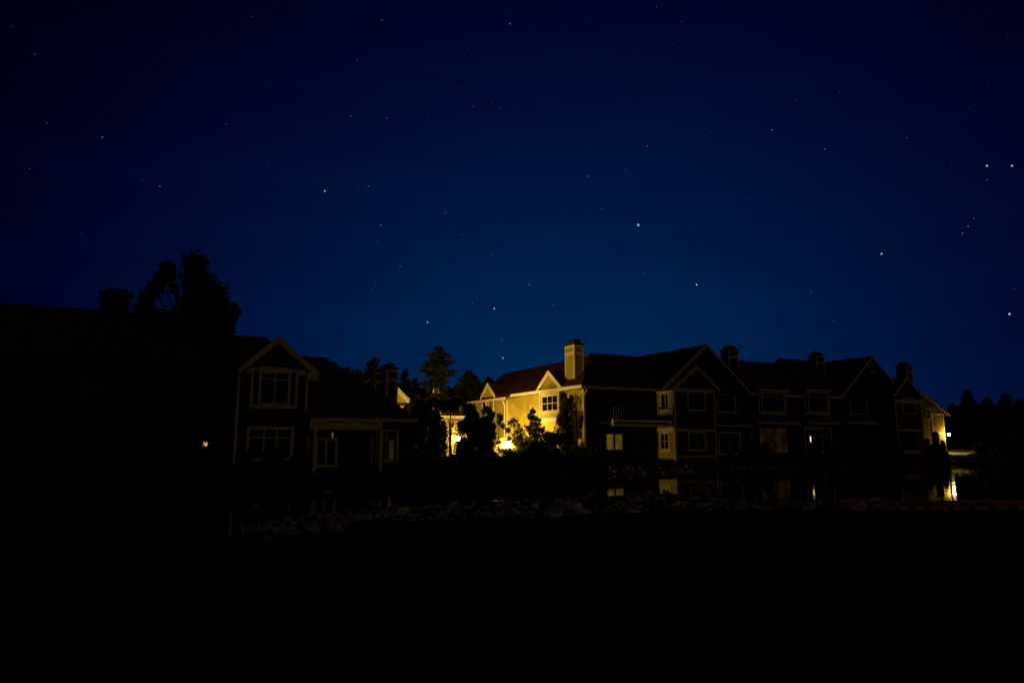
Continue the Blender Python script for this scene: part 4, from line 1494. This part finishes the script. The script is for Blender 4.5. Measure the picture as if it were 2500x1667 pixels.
bm = bmesh.new()
bmesh.ops.create_icosphere(bm, subdivisions=2, radius=1)
sm_ = []
for m_ in S_WH:
    me = bpy.data.meshes.new('star')
    bm.to_mesh(me)
    me.materials.append(m_)
    sm_.append(me)
bm.verts.index_update()
bv = [v.co.copy() for v in bm.verts]
bf = [tuple(v.index for v in f.verts) for f in bm.faces]
bm.free()
for (x, y, s_, c, lab) in BR:
    if s_ < 1.3 and c == 0:
        c = 2
    elif s_ < 1.3:
        c = 3
    o = bpy.data.objects.new('star', sm_[c])
    COL.objects.link(o)
    o.location, _ = star_ball(x * SC, y * SC, 1)
    o.scale = (s_ * .98,) * 3
    tag(o, lab, 'star', 'bright stars')
FT = [(1270, 700, 1.2), (1478, 629, 1.2), (1382, 480, 1), (1489, 594, .8), (1131, 586, 1.1), (1023, 490, 1.2), (1061, 541, .9), (867, 555, .9), (824, 434, .6), (805, 267, 1.2), (889, 272, 1.1),
      (1086, 245, .8), (1148, 247, .8), (1054, 201, .6), (820, 137, .9), (877, 47, 1.2), (578, 39, .9), (1020, 156, .6), (1076, 115, .5), (326, 415, .6), (108, 283, .8), (80, 125, .9), (68, 388, .8),
      (519, 285, .8), (620, 202, .5), (614, 376, .6), (1566, 50, .7), (1508, 16, .9), (1546, 102, .5), (1827, 232, .8), (1928, 212, .6), (1751, 206, .6), (1633, 303, .6), (2083, 317, .9), (2267, 192, .5),
      (1437, 389, .8), (1497, 443, .6), (1556, 466, .7), (1717, 459, .6), (1647, 450, .6), (1863, 671, 1), (1915, 737, 1), (2330, 663, .8), (2255, 656, .5), (2204, 598, .4), (1776, 645, .5), (1733, 563, .5),
      (1331, 574, .6), (1342, 583, .6), (1089, 628, .9), (1086, 697, 1.1), (1096, 686, .7), (1056, 724, .8), (945, 571, .8), (863, 648, .8), (853, 664, .9), (921, 674, .5), (738, 664, .5), (433, 522, .5),
      (1161, 434, .6), (1262, 351, .6), (1247, 293, .5), (1189, 337, .5), (985, 271, .6), (801, 318, .5), (1283, 656, .5), (1432, 770, .6), (1418, 743, .4), (1753, 694, .5), (1899, 536, .5), (1944, 523, .4),
      (2185, 380, .5), (1003, 525, .6), (1042, 528, .6), (1074, 400, .5), (1798, 420, .5), (1407, 260, .5), (1227, 260, .5), (1130, 236, .6)]
rs = random.Random(77)
for i in range(45):
    FT.append((rs.uniform(10, 2340), rs.uniform(5, 640), rs.uniform(.3, .5)))
mb = MB()
for (x, y, s_) in FT:
    c, _ = star_ball(x * SC, y * SC, 1)
    mb.add([c + v * (s_ * 1.1) for v in bv], bf)
tag(mb.build('faint_stars', S_FT), 'scatter of very faint stars across the whole night sky', 'stars', None, 'stuff')
